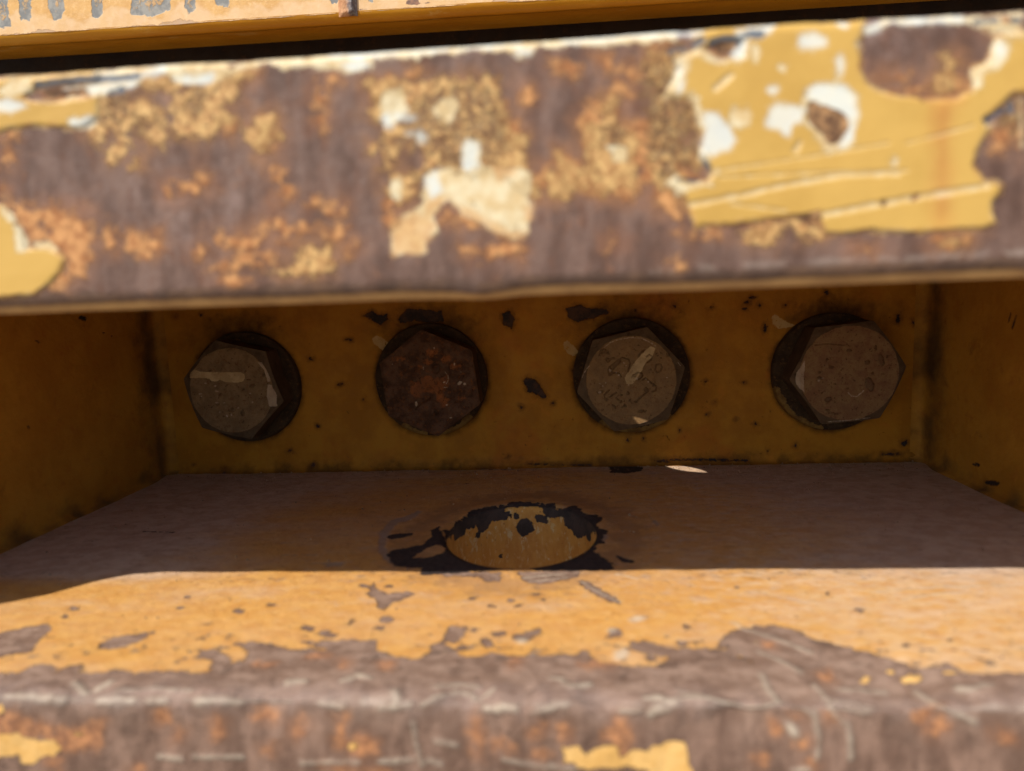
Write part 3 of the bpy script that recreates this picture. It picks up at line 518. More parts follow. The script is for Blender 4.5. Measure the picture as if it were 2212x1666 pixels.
Lu.poly('crm', 'C', [(80, 470), (120, 340), (140, 300), (240, 250), (330, 310), (460, 290), (470, 210), (500, 220), (490, 310), (330, 335), (250, 285), (190, 300), (185, 370), (150, 420), (140, 500), (210, 480), (260, 580), (260, 640), (225, 640), (200, 520), (60, 500)], [(70, 930), (110, 905), (200, 940), (300, 925), (325, 860), (338, 880), (310, 945), (220, 965), (120, 985)],
        [(770, 470), (830, 425), (980, 430), (1045, 490), (1060, 600), (1035, 700), (985, 775), (900, 785), (830, 710), (775, 620), (765, 540)], [(1060, 180), (1080, 140), (1200, 90), (1600, 75), (1897, 60), (1897, 110), (1640, 125), (1500, 115), (1230, 115), (1150, 160)], [(1740, 230), (1765, 180), (1810, 230), (1810, 300), (1770, 370), (1690, 360), (1680, 440), (1640, 470), (1630, 420), (1630, 350), (1720, 315)], [(1035, 210), (1060, 190), (1070, 300), (1045, 260)], [(1640, 100), (1897, 60), (1897, 210), (1800, 180), (1660, 140)], [(240, 760), (270, 760), (300, 830), (250, 810)])
for p_, w_ in (([(190, 1045), (430, 1000), (700, 940), (950, 895), (1250, 882)], 12), ([(880, 1092), (1100, 1050), (1370, 1002), (1700, 950)], 15), ([(340, 870), (800, 800), (1200, 730)], 3), ([(400, 1040), (680, 1075)], 5), ([(320, 455), (395, 390)], 16), ([(725, 770), (750, 730)], 12), ([(340, 905), (900, 880), (1300, 870)], 3), ([(1300, 730), (1640, 640)], 2), ([(1700, 640), (1760, 625)], 5), ([(1880, 500), (1890, 740)], 8)):
    Lu.line('scratch', 'C', p_, w_*.9)
Lu.blob('crm', 'C', (525, 280, 20, 45), (945, 380, 18, 25), (655, 350, 20, 15), (1230, 830, 25, 20), (450, 600, 50, 70))
# white primer
Lu.poly('wht', 'A', [(-60, 520), (0, 510), (90, 520), (140, 550), (60, 580), (-60, 580)], [(480, 390), (600, 385), (760, 360), (830, 340), (860, 370), (700, 410), (560, 420)], [(880, 400), (930, 390), (1000, 400), (1090, 380), (1080, 415), (950, 430)], [(330, 460), (470, 440), (690, 415), (680, 440), (580, 470), (350, 490)], [(360, 620), (440, 600), (490, 600), (440, 650), (380, 650)])
Lu.poly('wht', 'B', [(80, 330), (160, 310), (220, 325), (200, 350), (110, 360)], [(0, 272), (480, 240), (1000, 208), (1000, 228), (700, 240), (480, 262), (0, 300)], [(960, 245), (1060, 245), (1040, 280), (980, 280)], [(690, 760), (720, 715), (775, 740), (765, 850), (730, 870), (690, 850)], [(1200, 195), (1794, 150), (1794, 170), (1240, 215)], [(500, 900), (560, 880), (600, 980), (530, 1010)])
Lu.poly('wht', 'C', [(590, 550), (640, 520), (700, 545), (770, 560), (770, 630), (720, 640), (690, 690), (580, 645)], [(255, 590), (290, 575), (340, 590), (400, 660), (420, 720), (380, 770), (300, 795), (250, 785), (262, 650)], [(790, 470), (830, 440), (980, 440), (1040, 500), (1045, 600), (1000, 640), (940, 590), (860, 560), (790, 500)], [(1000, 640), (1045, 600), (1020, 700), (985, 740), (960, 740)], [(740, 180), (800, 170), (880, 195), (890, 230), (820, 255), (750, 235)], [(1080, 130), (1200, 100), (1250, 105), (1150, 150), (1090, 160)], [(430, 150), (620, 130), (600, 170), (480, 190), (460, 290), (420, 300), (390, 250)], [(1200, 95), (1600, 78), (1600, 110), (1250, 115)])
Lu.blob('wht', 'C', (955, 330, 22, 45), (970, 130, 24, 18), (610, 462, 28, 22), (1770, 260, 20, 60), (140, 400, 22, 70), (200, 170, 80, 12), (1480, 102, 60, 8))
Lu.blob('wht', 'B', (400, 600, 45, 30), (480, 700, 30, 35), (310, 620, 30, 30), (430, 680, 25, 15))
# navy undercoat
Lu.line('navy', 'A', [(190, 440), (330, 420), (480, 408), (600, 405), (700, 392)], 16); Lu.line('navy', 'A', [(560, 480), (620, 460)], 14)
Lu.line('navy', 'C', [(220, 228), (250, 215)], 18); Lu.line('navy', 'C', [(300, 225), (380, 210), (435, 215)], 22); Lu.line('navy', 'C', [(480, 182), (550, 178)], 18); Lu.line('navy', 'C', [(90, 265), (160, 250)], 12); Lu.line('navy', 'C', [(250, 800), (290, 860)], 8)
Lu.line('navy', 'C', [(1650, 105), (1760, 100)], 13); Lu.blob('navy', 'C', (1860, 100, 30, 18), (1830, 545, 25, 30), (780, 480, 8, 14)); Lu.line('navy', 'C', [(1700, 610), (1790, 560)], 12); Lu.line('navy', 'C', [(120, 915), (230, 925)], 8)
# bare inside of chips
Lu.poly('chip', 'C', [(795, 510), (850, 530), (920, 560), (1000, 600), (1000, 660), (940, 735), (880, 720), (820, 640), (782, 585)], [(300, 225), (440, 210), (420, 270), (340, 290)], [(700, 1100), (850, 1080), (860, 1120), (760, 1115)], [(1165, 1025), (1200, 1020), (1200, 1050), (1170, 1055)], [(1320, 1000), (1355, 990), (1355, 1020), (1325, 1025)])
Lu.poly('chip', 'A', [(220, 470), (430, 448), (450, 480), (260, 505)])
# run of rust stain below the big patch
Lu.poly('stain', 'C', [(1420, 505), (1570, 505), (1520, 560), (1510, 700), (1505, 900), (1500, 1150), (1450, 1150), (1450, 700), (1440, 560)])
Lu.f['low'] = (ZB-.0016-PZ)*1.0
Lu.f['rimdark'] = .0011-np.abs(PZ-(ZB-.0002))
Lu.poly('ochd', 'B', [(520, 480), (700, 430), (860, 500), (900, 640), (900, 820), (800, 830), (640, 840), (520, 800), (470, 700), (360, 640), (420, 540)], [(1400, 640), (1540, 650), (1500, 760), (1420, 740)], [(1600, 350), (1794, 300), (1794, 1000), (1650, 800)])
Lu.blob('ochd', 'C', (100, 540, 60, 80), (200, 740, 60, 120), (150, 620, 60, 60), (1820, 600, 50, 60), (190, 560, 50, 60))
Lu.blob('ochd', 'A', (600, 540, 60, 50), (1000, 520, 60, 60), (730, 640, 60, 40), (560, 620, 60, 40))
Lu.poly('tan', 'B', [(330, 1150), (440, 1090), (560, 1150), (510, 1230), (510, 1290), (340, 1300)], [(640, 1040), (740, 1070), (860, 1140), (960, 1190), (1030, 1170), (1010, 1220), (940, 1215), (820, 1155), (700, 1110)], [(500, 1040), (640, 1000), (560, 1060), (520, 1100)], [(1010, 1060), (1055, 1060), (1030, 1180)], [(860, 860), (980, 850), (960, 900), (880, 920)])
edge_ = Layer(U, PZ, Lu.pj, .00008)
Lu.line('scr', 'C', [(0, 1375), (600, 1345), (1000, 1325), (1390, 1315)], 10); Lu.line('scr', 'C', [(1430, 1305), (1600, 1300), (1897, 1285)], 13)
outside = np.maximum(np.abs(U+.01)-.16, 0)
upper_mat = worn('upper_plate_paint', (RUST_A, RUST_B, RUST_C, 130, (1, 1, .38)), [
    dict(th=.52, sw=.16, ns=70, a=(.085, .050, .038, 1), b=(.12, .065, .045, 1), op=.5, r=.7, h=-.2, flat=1, st=(1, 1, .5), nr=.75),
    dict(th=.56, sw=.10, ns=45, a=(.24, .165, .145, 1), b=(.31, .21, .18, 1), op=.35, r=.45, h=0, flat=1, st=(1, 1, .6), nr=.75),
    dict(th=.53, sw=.14, ns=26, a=(.16, .075, .045, 1), b=(.12, .06, .042, 1), op=.5, r=.8, h=0, flat=1, nr=.75, st=(1, 1, .7)),
    dict(attr='orange', off=.0012, a=(.25, .11, .06, 1), b=(.34, .16, .08, 1), amp=.009, ns=110, soft=.0045, r=.85, h=0, flat=1.1, op=.6, cs=200, nr=.75),
    dict(attr='och', off=.001, a=(.33, .16, .07, 1), b=(.20, .095, .045, 1), amp=.007, ns=150, soft=.004, r=.85, h=0, flat=1.1, op=.7, cs=300, nr=.75),
    dict(th=.60, sw=.06, ns=210, a=(.36, .17, .085, 1), b=(.25, .11, .06, 1), op=.55, r=.8, h=.1, flat=1, nr=.75),
    dict(attr='orange', a=(.60, .30, .115, 1), b=(.36, .145, .052, 1), amp=.0080, ns=240, soft=.0016, r=.85, h=.3, flat=1.2, op=.92, cs=420, mot=(260, .42), nr=.78),
    dict(attr='och', a=(.60, .37, .14, 1), b=(.40, .20, .07, 1), amp=.0065, ns=220, soft=.0009, r=.6, h=.5, flat=1, cs=430, mot=(520, .41), nr=.74),
    dict(attr='ochd', a=(.18, .085, .035, 1), b=(.32, .20, .09, 1), amp=.0065, ns=420, soft=.0009, r=.7, h=-.3, flat=1, cs=500, mot=(600, .47), nr=.74),
    dict(attr='yel', a=YEL_A, b=YEL_B, amp=.0024, ns=260, soft=.0001, r=.38, h=.9, flat=.12, cs=30, nr=.76),
    dict(attr='yel', ring=.0008, a=(.50, .26, .08, 1), b=(.62, .44, .2, 1), amp=.0024, ns=260, r=.5, h=0, flat=1, op=.55, cs=200, nr=.76),
    dict(attr='crm', a=CRM_A, b=CRM_B, amp=.0030, ns=260, soft=.0005, r=.6, h=.3, flat=.5, cs=200, nr=.78, mot=(210, .37)),
    dict(attr='tan', a=(.60, .36, .15, 1), b=(.52, .27, .10, 1), amp=.0025, ns=260, soft=.0011, r=.6, h=0, flat=.8, op=.75, cs=300, nr=.72),
    dict(attr='wht', a=WHT_A, b=WHT_B, amp=.0024, ns=260, soft=.0009, r=.6, h=.3, flat=.5, nr=.76, op=.85),
    dict(attr='stain', a=(.42, .16, .04, 1), b=(.5, .22, .05, 1), amp=.002, ns=150, soft=.0035, op=.75, r=.5, h=0, flat=1),
    dict(attr='navy', a=NAVY, b=NAVY2, amp=.0008, ns=400, soft=.0004, r=.5, h=0, op=.9),
    dict(attr='scratch', a=CRM_A, b=CRM_B, amp=.0006, ns=400, soft=.0005, r=.5, h=-.2, op=.62, cs=300),
    dict(attr='chip', a=(.12, .06, .03, 1), b=(.42, .23, .10, 1), amp=.0014, ns=400, soft=.0003, r=.8, h=-.8, flat=1.2, cs=260),
    dict(attr='rimdark', a=(.085, .05, .035, 1), b=(.15, .085, .05, 1), amp=.0016, ns=220, soft=.0009, r=.7, h=0, op=.85, cs=120),
    dict(attr='low', a=(.48, .29, .12, 1), b=(.36, .21, .09, 1), amp=.0005, ns=200, soft=.0005, r=.6, h=0, cs=90),
    dict(attr='scr', a=(.42, .35, .29, 1), b=(.34, .28, .24, 1), amp=.0008, ns=400, soft=.0010, r=.4, h=.2, op=.35, mot=(120, .46)),
], rough=.6, bump=.8, bumpdist=.0007, fine=1800)
up = empty('dummy', (0, 0, 0)); bpy.data.objects.remove(up)
def yb_front(x):          # the plate's front comes forward at its far left end, out of frame
    return YB - np.where(-(x+.213) > 0, np.minimum(-(x+.213), .2)*.66*np.clip(-(x+.213)/.03, .3, 1), 0)
# the plate leans very slightly: follow the photographed edges
ZTx = np.array([onY((q_, 160-(145/2212)*q_), YB).z for q_ in (0, 2212)]); XTx = np.array([onY((q_, 160-(145/2212)*q_), YB).x for q_ in (0, 2212)])
ZBx = np.array([onY((q_, 648-(82/2212)*q_), YB).z for q_ in (0, 2212)])
slT = (ZTx[1]-ZTx[0])/(XTx[1]-XTx[0]); slB = (ZBx[1]-ZBx[0])/(XTx[1]-XTx[0]); print('upper slopes', slT, slB)
tt = (PZ-ZB)/(ZT-ZB)
PZ2 = PZ + (np.clip(tt, 0, 1)*(ZTx[0]+slT*(U-XTx[0])-ZT) + (1-np.clip(tt, 0, 1))*(ZBx[0]+slB*(U-XTx[0])-ZB))
Ysurf = yb_front(U)+PY
lowe = np.exp(-((PZ-ZB+.001)/.003)**2)
PZ2 += lowe*(fbm(U, PZ, 30, 3, 41)-.5)*.0012
q = Lu.pj((1050, 655)); PZ2 -= lowe*(.0013*np.exp(-((U-q[0])/.008)**2)+.0004*np.exp(-((U-q[0]+.01)/.012)**2))
tope = np.exp(-((PZ-ZT)/.002)**2)
Ysurf += tope*(fbm(U, PZ, 120, 3, 43)-.5)*.0010; PZ2 += tope*(fbm(U, PZ*0, 70, 3, 44)-.5)*.0006
thick = np.clip(Lu.f['yel']/.0004, -1, 1)*.00028
Ysurf = Ysurf-thick+(fbm(U, PZ, 60, 4, 45)-.5)*.0006
up = mesh_obj('upper_plate', np.stack([U.ravel(), Ysurf.ravel(), PZ2.ravel()], 1), gridfaces(len(xs), len(prof), flip=True), upper_mat, br, attrs={k_: v for k_, v in Lu.f.items()})
# slab behind the front lip: top, underside and the upper pin hole through it
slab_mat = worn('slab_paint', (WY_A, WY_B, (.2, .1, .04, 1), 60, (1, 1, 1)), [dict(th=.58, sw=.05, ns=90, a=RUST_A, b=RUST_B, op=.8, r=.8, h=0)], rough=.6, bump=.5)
ZS0 = ZU+.001; ZS1 = ZT-.0035
mX, mY = -SUN.x/SUN.z, -SUN.y/SUN.z
tl = onY((1358, 889), -.0215); tl = (tl.x+(tl.z-ZF)*mX, tl.y+(tl.z-ZF)*mY); tr = onZ((1531, 1023), ZF)
cxf, cyf = (tl[0]+tr.x)/2, (tl[1]+tr.y)/2; Llen = math.hypot(tl[0]-tr.x, tl[1]-tr.y)
zmid = (ZS0+ZS1)/2-ZF; off = (ZS1-ZS0)*math.hypot(mX, mY)
UHX, UHY, UHR = cxf-zmid*mX, cyf-zmid*mY, math.sqrt(off*off+Llen*Llen*.8)/2
print('beam', tl, tr, Llen, off, UHX, UHY, UHR)
def slab(name, z, up_, x0, x1, y0, y1, extra=None):
    n = 96; vs = []; fs = []
    for k in range(n):
        a_ = 2*math.pi*k/n; c_, s_ = math.cos(a_), math.sin(a_)
        vs.append((UHX+UHR*c_, UHY+UHR*s_, z))
    for k in range(n):
        a_ = 2*math.pi*k/n; c_, s_ = math.cos(a_), math.sin(a_)
        t = min((x1-UHX)/c_ if c_ > 1e-9 else 1e9, (x0-UHX)/c_ if c_ < -1e-9 else 1e9, (y1-UHY)/s_ if s_ > 1e-9 else 1e9, (y0-UHY)/s_ if s_ < -1e-9 else 1e9)
        vs.append((UHX+t*c_, UHY+t*s_, z))
    corners = [(x1, y1), (x0, y1), (x0, y0), (x1, y0)]
    for k in range(n): fs.append([k, (k+1) % n, n+(k+1) % n, n+k][::(-1 if up_ else 1)])
    for cx, cy in corners:
        a0 = math.atan2(cy-UHY, cx-UHX) % (2*math.pi); k = int(a0/(2*math.pi)*n) % n
        vs.append((cx, cy, z)); fs.append([n+k, n+(k+1) % n, len(vs)-1])
    return vs, fs
ZS0 = ZU+.001; ZS1 = ZT-.0035
v1, f1 = slab('t', ZS1, True, -.36, .36, YB+.004, .012); v2, f2 = slab('b', ZS0, False, -.36, .36, YB+.018, .012)
vs = v1+v2; fs = f1+[[i+len(v1) for i in f] for f in f2]
n = 96
for k in range(n): fs.append([k, (k+1) % n, len(v1)+(k+1) % n, len(v1)+k])
mesh_obj('upper_plate_body', vs, fs, slab_mat, up, smooth=False)

# ------------------------------------------------------------------ BOLTS
HH = .0215; WT = .0045
bolt_cols_ = [((.135, .090, .052, 1), (.19, .128, .075, 1), (.11, .055, .028, 1)), ((.040, .018, .010, 1), (.085, .044, .028, 1), (.14, .048, .014, 1)),
             ((.195, .122, .062, 1), (.155, .098, .053, 1), (.13, .066, .030, 1)), ((.155, .084, .048, 1), (.19, .118, .062, 1), (.115, .052, .032, 1))]
bolt_cols = [tuple((c[0]*1.12, c[1]*1.03, c[2]*.84, 1) for c in q_) for q_ in bolt_cols_]
FACE = [(500, 844), (928, 829), (1363, 822), (1834, 807)]
ROTV = [-14, 36, 12, 5]; FR = [.0232, .0258, .0232, .0242]; VR = [.0287, .0290, .0288, .0290]
LAB = ['dusty brown leftmost hex bolt with a cream paint stripe across its head',
       'darkest rusty hex bolt with orange rust in the middle of its sharp hexagon head',
       'hex bolt with stamped marks and a diagonal tan paint stripe on its head',
       'plain reddish brown rightmost hex bolt with no paint stripe on its head']
washer_mat = worn('washer_metal', ((.038, .023, .014, 1), (.060, .036, .020, 1), (.11, .055, .022, 1), 150, (1, 1, 1)), [
    dict(attr='rimpaint', a=(.22, .125, .035, 1), b=(.13, .065, .02, 1), amp=.0034, ns=260, soft=.00015, r=.5, h=.6)], rough=.8, bump=1.0, bumpdist=.0008, spec=.05)
for i in range(4):
    wp = onY(WASH[i], -WT*.5); fp = onY(FACE[i], -HH)
    root = empty('hex_bolt', (wp.x, 0, wp.z), LAB[i], 'bolt', 'hex bolts in a row on the back plate')
    # washer
    n = 128; vs = []; 
    rings = [(WR*.55, -WT), (WR-.0012, -WT), (WR-.0004, -WT+.0003), (WR, -WT+.0010), (WR, .002)]
    fine_r = np.linspace(WR*.6, WR-.0012, 14)
    rings = [(r_, -WT) for r_ in fine_r]+rings[2:]
    for r_, y_ in rings:
        for k in range(n):
            a_ = 2*math.pi*k/n; vs.append((wp.x+r_*math.cos(a_), y_, wp.z+r_*math.sin(a_)))
    vs = np.array(vs); ang_ = np.degrees(np.arctan2(vs[:, 2]-wp.z, vs[:, 0]-wp.x)); rr_ = np.hypot(vs[:, 2]-wp.z, vs[:, 0]-wp.x)
    rp = np.full(len(vs), FAR)
    segs = {0: [], 1: [(-125, -97), (-90, -42)], 2: [(-125, -45)], 3: [(-165, -100)]}[i]
    for a0, a1 in segs:
        am = np.where(ang_ > 100, ang_-360, ang_); rp = np.maximum(rp, np.minimum(np.minimum((am-a0), (a1-am))*.0005, (rr_-(WR-.0028))))
    mesh_obj('washer', vs, gridfaces(n, len(rings), wrap=True, flip=False), washer_mat, root, attrs={'rimpaint': rp}, sharp=40)
    # head: hexagon with a chamfered circular face, polar grid
    na = 240; fr = FR[i]; vr = VR[i]; ap = vr*math.cos(math.pi/6)
    th = np.linspace(0, 2*np.pi, na, endpoint=False); loc_ = (np.degrees(th)-ROTV[i]) % 60
    hexr = ap/np.cos(np.radians(loc_-30)); hexr = np.minimum(hexr, vr*.992)
    frr = np.minimum(fr, ap*.992) if i != 1 else None
    radii = []; ysr = []
    NR = 46
    frr_ = np.full(na, min(fr, ap*.985)) if i != 1 else hexr*.955
    chamf = math.tan(math.radians(24 if i != 1 else 20))
    for t_ in np.linspace(0.02, 1, NR): radii.append(frr_*t_); ysr.append(np.full(na, -HH))
    for t_ in np.linspace(0, 1, 7)[1:]:
        r_ = frr_+(hexr-frr_)*t_; radii.append(r_); ysr.append(-HH+(r_-frr_)*chamf)
    yend = ysr[-1]
    for t_ in (.04, .1, .5, .95, 1): radii.append(hexr*(1-.0*t_)); ysr.append(yend+(-WT+.0002-yend)*t_)
    Rg = np.array(radii); Yg = np.array(ysr); Tg = np.broadcast_to(th, Rg.shape)
    Xg = fp.x+Rg*np.cos(Tg); Zg = fp.z+Rg*np.sin(Tg)
    pit = (fbm(Xg, Zg, 250, 4, 50+i)-.5)*(.0009 if i == 1 else .0005)
    # hammered irregular face edge
    facem = (np.arange(Rg.shape[0]) < NR+4)[:, None]
    Yg = Yg+pit*facem
    wob = 1+(fbm(np.cos(Tg)*3+5, np.sin(Tg)*3+5, 2.5, 4, 60+i)-.5)*.035*((np.arange(Rg.shape[0]) > NR-6) & (np.arange(Rg.shape[0]) < NR+2))[:, None]
    Xg = fp.x+(Xg-fp.x)*wob; Zg = fp.z+(Zg-fp.z)*wob
    M = 'M%d' % (i+1)
    Lh = Layer(Xg, Zg, lambda q: (onY(q, -HH).x, onY(q, -HH).z), .00024)
    for nm in ('stamp', 'mark', 'light', 'hot'): Lh.f[nm] = np.full(Xg.shape, FAR)
    if i == 0:
        Lh.poly('mark', M, [(115, 720), (130, 640), (190, 600), (280, 630), (420, 635), (640, 640), (820, 635), (880, 660), (892, 720), (860, 765), (740, 782), (620, 775), (540, 735), (500, 765), (430, 760), (400, 725), (250, 715)])
        Lh.poly('light', M, [(1200, 800), (1260, 820), (1320, 960), (1320, 1120), (1220, 1110), (1190, 960)], [(1060, 500), (1120, 500), (1210, 650), (1240, 760), (1200, 770), (1150, 600)])
        Lh.blob('stamp', M, (990, 825, 35, 25), (860, 1205, 30, 35), (720, 1155, 25, 20), (680, 1170, 30, 10), (510, 1085, 22, 14), (865, 880, 15), (415, 615, 15, 12), (895, 625, 14, 14), (940, 745, 25, 10), (550, 950, 20, 20), (1145, 680, 12, 20), (275, 985, 14, 8))
        Lh.blob('light', M, (275, 935, 22, 10), (285, 970, 8, 14), (480, 825, 18, 10), (500, 900, 30, 8), (500, 1060, 18, 10), (720, 1045, 8, 6), (600, 1060, 20, 6), (540, 1190, 10, 12), (800, 1130, 15, 8), (990, 1050, 12, 10), (960, 930, 12, 12), (700, 1220, 10, 18), (640, 1240, 14, 14), (340, 790, 25, 8))
    if i == 1:
        Lh.poly('hot', M, [(520, 870), (640, 860), (720, 780), (900, 830), (1000, 780), (1030, 900), (940, 1000), (980, 1150), (900, 1150), (840, 1010), (700, 1010), (600, 1080), (540, 1030)])
        Lh.blob('hot', M, (740, 610, 60, 40), (380, 570, 60, 30), (800, 480, 90, 40), (1000, 570, 80, 50), (1120, 660, 60, 40), (570, 960, 50, 90), (980, 1150, 50, 60), (1200, 1090, 50, 20), (660, 680, 40, 40))
        Lh.blob('light', M, (1170, 890, 30, 22), (985, 945, 28, 8), (1240, 900, 14, 20), (595, 1165, 20, 28), (1000, 1180, 16, 8), (965, 880, 16, 10), (1055, 1350, 22, 6), (690, 690, 8, 20), (830, 425, 7, 14), (275, 640, 8, 5), (1185, 740, 14, 6), (1100, 640, 8, 20)); Lh.line('light', M, [(970, 735), (1015, 790), (1020, 850), (990, 900)], 5)
        Lh.blob('stamp', M, (860, 895, 22, 18), (765, 960, 35, 22), (910, 1010, 25, 22), (545, 905, 24, 12), (860, 1275, 30, 30), (860, 700, 60, 55))
        Lh.line('stamp', M, [(600, 1210), (780, 1090)], 5)
    if i == 2:
        Lh.poly('mark', M, [(1130, 375), (1060, 430), (960, 530), (880, 640), (830, 720), (775, 800), (800, 885), (880, 890), (930, 830), (1000, 720), (1060, 600), (1150, 520), (1180, 450), (1200, 400)])
        for pts in ([(430, 500), (450, 440), (490, 410), (520, 430), (500, 460), (440, 470)], [(520, 550), (545, 595), (600, 540), (630, 535)], [(560, 480), (540, 460)], [(565, 665), (640, 600), (740, 530)], [(740, 530), (830, 560), (855, 620), (820, 720)], [(555, 685), (600, 690), (610, 745), (570, 770), (550, 720), (555, 685)], [(620, 740), (700, 740), (730, 790)],
                    [(1075, 510), (1110, 490), (1145, 510), (1135, 560), (1085, 595)], [(1190, 690), (1200, 630), (1250, 615), (1280, 650), (1265, 710), (1215, 735), (1185, 700)], [(880, 785), (960, 730), (1010, 745), (1015, 785), (960, 830)], [(1020, 830), (1060, 810), (1110, 850), (1205, 920), (1200, 970), (1155, 990)], [(1090, 980), (1040, 1030), (930, 1125)],
                    [(460, 1000), (490, 985)], [(500, 1035), (565, 970)], [(575, 1060), (660, 1005)], [(500, 1080), (540, 1100)], [(660, 1080), (720, 1125), (735, 1130)], [(610, 1170), (650, 1215)], [(740, 1200), (790, 1175)], [(960, 510), (1020, 440), (1045, 430)]):
            Lh.line('stamp', M, pts, 8)
        Lh.blob('stamp', M, (1065, 965, 32, 30), (820, 1010, 20, 18), (930, 1125, 18, 15), (720, 1125, 22, 18), (780, 1180, 22, 18), (845, 1107, 12), (735, 1035, 12), (465, 990, 20, 14), (1000, 1255, 40, 22), (540, 545, 22, 14), (620, 540, 22, 14), (900, 775, 22, 18), (830, 215, 20, 20), (1365, 490, 30, 20), (640, 1200, 18, 14), (560, 1170, 10), (530, 1095, 14), (1128, 690, 8), (1270, 537, 10), (700, 905, 10))
        Lh.poly('stamp', M, [(610, 640), (700, 555), (735, 540), (720, 600), (650, 660), (620, 700)])
        Lh.blob('light', M, (765, 598, 9), (800, 638, 9), (665, 730, 10), (755, 740, 6, 12), (700, 765, 14, 10), (1070, 820, 12, 8), (1100, 855, 12, 10), (440, 885, 18, 6), (440, 1000, 22, 18), (520, 870, 8), (480, 915, 8), (940, 815, 16, 22), (1350, 800, 12, 5), (1240, 848, 10, 4), (580, 700, 18, 20), (830, 900, 8), (620, 940, 6))
        Lh.line('light', M, [(500, 390), (580, 325), (700, 280), (850, 255), (1000, 265), (1100, 310), (1200, 370)], 6); Lh.line('light', M, [(200, 800), (250, 700), (300, 640)], 5); Lh.line('light', M, [(1500, 590), (1540, 640)], 6)
    if i == 3:
        Lh.blob('stamp', M, (690, 680, 14, 14), (970, 570, 30, 18), (700, 1190, 50, 22), (1200, 720, 30, 25), (1230, 1000, 50, 90), (1380, 690, 40, 70), (365, 890, 25, 18), (290, 890, 18, 20), (590, 920, 30, 18), (590, 850, 14), (790, 995, 12, 8), (1270, 860, 16, 12), (690, 1330, 25, 12), (740, 780, 25, 20), (950, 1050, 12, 8), (1310, 540, 14, 30))
        Lh.line('stamp', M, [(540, 500), (700, 485), (920, 505)], 3); Lh.line('stamp', M, [(700, 1355), (830, 1380)], 5)
        Lh.poly('light', M, [(300, 870), (350, 780), (400, 700), (410, 720), (390, 900), (395, 1000), (400, 1100), (330, 1040), (290, 960)])
        Lh.blob('light', M, (585, 950, 20, 14), (630, 918, 16, 6)); Lh.line('light', M, [(955, 1100), (1000, 1150), (1070, 1155), (1160, 1080)], 6); Lh.line('light', M, [(700, 1480), (1000, 1455), (1250, 1425)], 5)
    Lh.f['chamf'] = np.clip(np.hypot(Xg-fp.x, Zg-fp.z)-frr_, -.004, .004)
    Lh.f['side'] = np.where((np.arange(Rg.shape[0]) > NR+5)[:, None], .001, -.01)+0*Xg
    cA, cB, cC = bolt_cols[i]
    bm_ = worn('bolt_head_rust', (cA, cB, cC, 170, (1, 1, 1)), [
        dict(th=.62, sw=.03, ns=520, a=tuple(v*.35 for v in cA[:3])+(1,), b=tuple(v*.5 for v in cA[:3])+(1,), op=.7, r=.85, h=-.6),
        dict(th=.68, sw=.02, ns=900, a=tuple(min(1, v*2.2) for v in cB[:3])+(1,), b=tuple(min(1, v*1.7) for v in cB[:3])+(1,), op=.6, r=.6, h=.3),
        dict(attr='hot', a=(.26, .085, .025, 1), b=(.18, .065, .025, 1), amp=.0030, ns=400, soft=.0008, r=.85, h=.3, flat=1.3, op=.85, mot=(700, .42)),
        dict(attr='chamf', a=(.085, .055, .032, 1), b=(.045, .028, .016, 1), amp=.0007, ns=400, soft=.0002, r=.75, h=-.2, op=(0 if i == 1 else .8)),
        dict(attr='side', a=(.050, .030, .018, 1), b=(.075, .045, .026, 1), amp=.0003, ns=300, soft=.0004, r=.75, h=0, op=.8),
        dict(attr='mark', a=(.46, .33, .17, 1), b=(.34, .23, .11, 1), amp=.0006, ns=500, soft=.0002, r=.6, h=.5, op=.9, mot=(600, .36)),
        dict(attr='stamp', a=(.035, .018, .010, 1), b=(.06, .032, .018, 1), amp=.0004, ns=900, soft=.0004, r=.8, h=-2.5, op=.42),
        dict(attr='light', a=(.42, .32, .22, 1), b=(.34, .24, .16, 1), amp=.0006, ns=700, soft=.0002, r=.5, h=.5, op=.75)], rough=.7, bump=.9, bumpdist=.0007, fine=1900, spec=.15)
    vs = np.stack([Xg.ravel(), Yg.ravel(), Zg.ravel()], 1); q_ = gridfaces(na, Rg.shape[0], wrap=True)
    # centre cap
    c_i = len(vs); vs = np.vstack([vs, [[fp.x, -HH, fp.z]]]); fl = [list(f) for f in q_]+[[c_i, k+0, (k+1) % na] for k in range(na)]
    at = {k_: np.append(v.ravel(), v[0, 0]) for k_, v in Lh.f.items()}
    mesh_obj('head', vs, fl, bm_, root, attrs=at, sharp=38)

# ------------------------------------------------------------------ MACHINE PANEL above and behind
YP = .045
panel_mat_layers = [
    dict(th=.64, sw=.03, ns=300, a=(.5, .3, .12, 1), b=(.66, .42, .2, 1), op=.5, r=.6, h=-.2),
    dict(attr='edge', a=(.26, .09, .04, 1), b=(.10, .05, .035, 1), amp=.0022, ns=190, soft=.0003, r=.8, h=-.6),
    dict(attr='pale', a=(.66, .48, .30, 1), b=(.62, .42, .22, 1), amp=.003, ns=200, soft=.002, r=.7, h=0, op=.6),
    dict(attr='grey', a=(.17, .17, .16, 1), b=(.27, .26, .23, 1), amp=.0022, ns=230, soft=.0003, r=.45, h=-1.0, cs=180),
    dict(attr='resid', a=(.50, .28, .09, 1), b=(.46, .30, .14, 1), amp=.003, ns=260, soft=.0006, r=.6, h=.2, op=.8, mot=(300, .5)),
    dict(attr='rust', a=(.14, .085, .065, 1), b=(.25, .13, .08, 1), amp=.0015, ns=260, soft=.0003, r=.7, h=.3, cs=300)]
PY_A = (.58, .34, .11, 1); PY_B = (.52, .29, .09, 1)
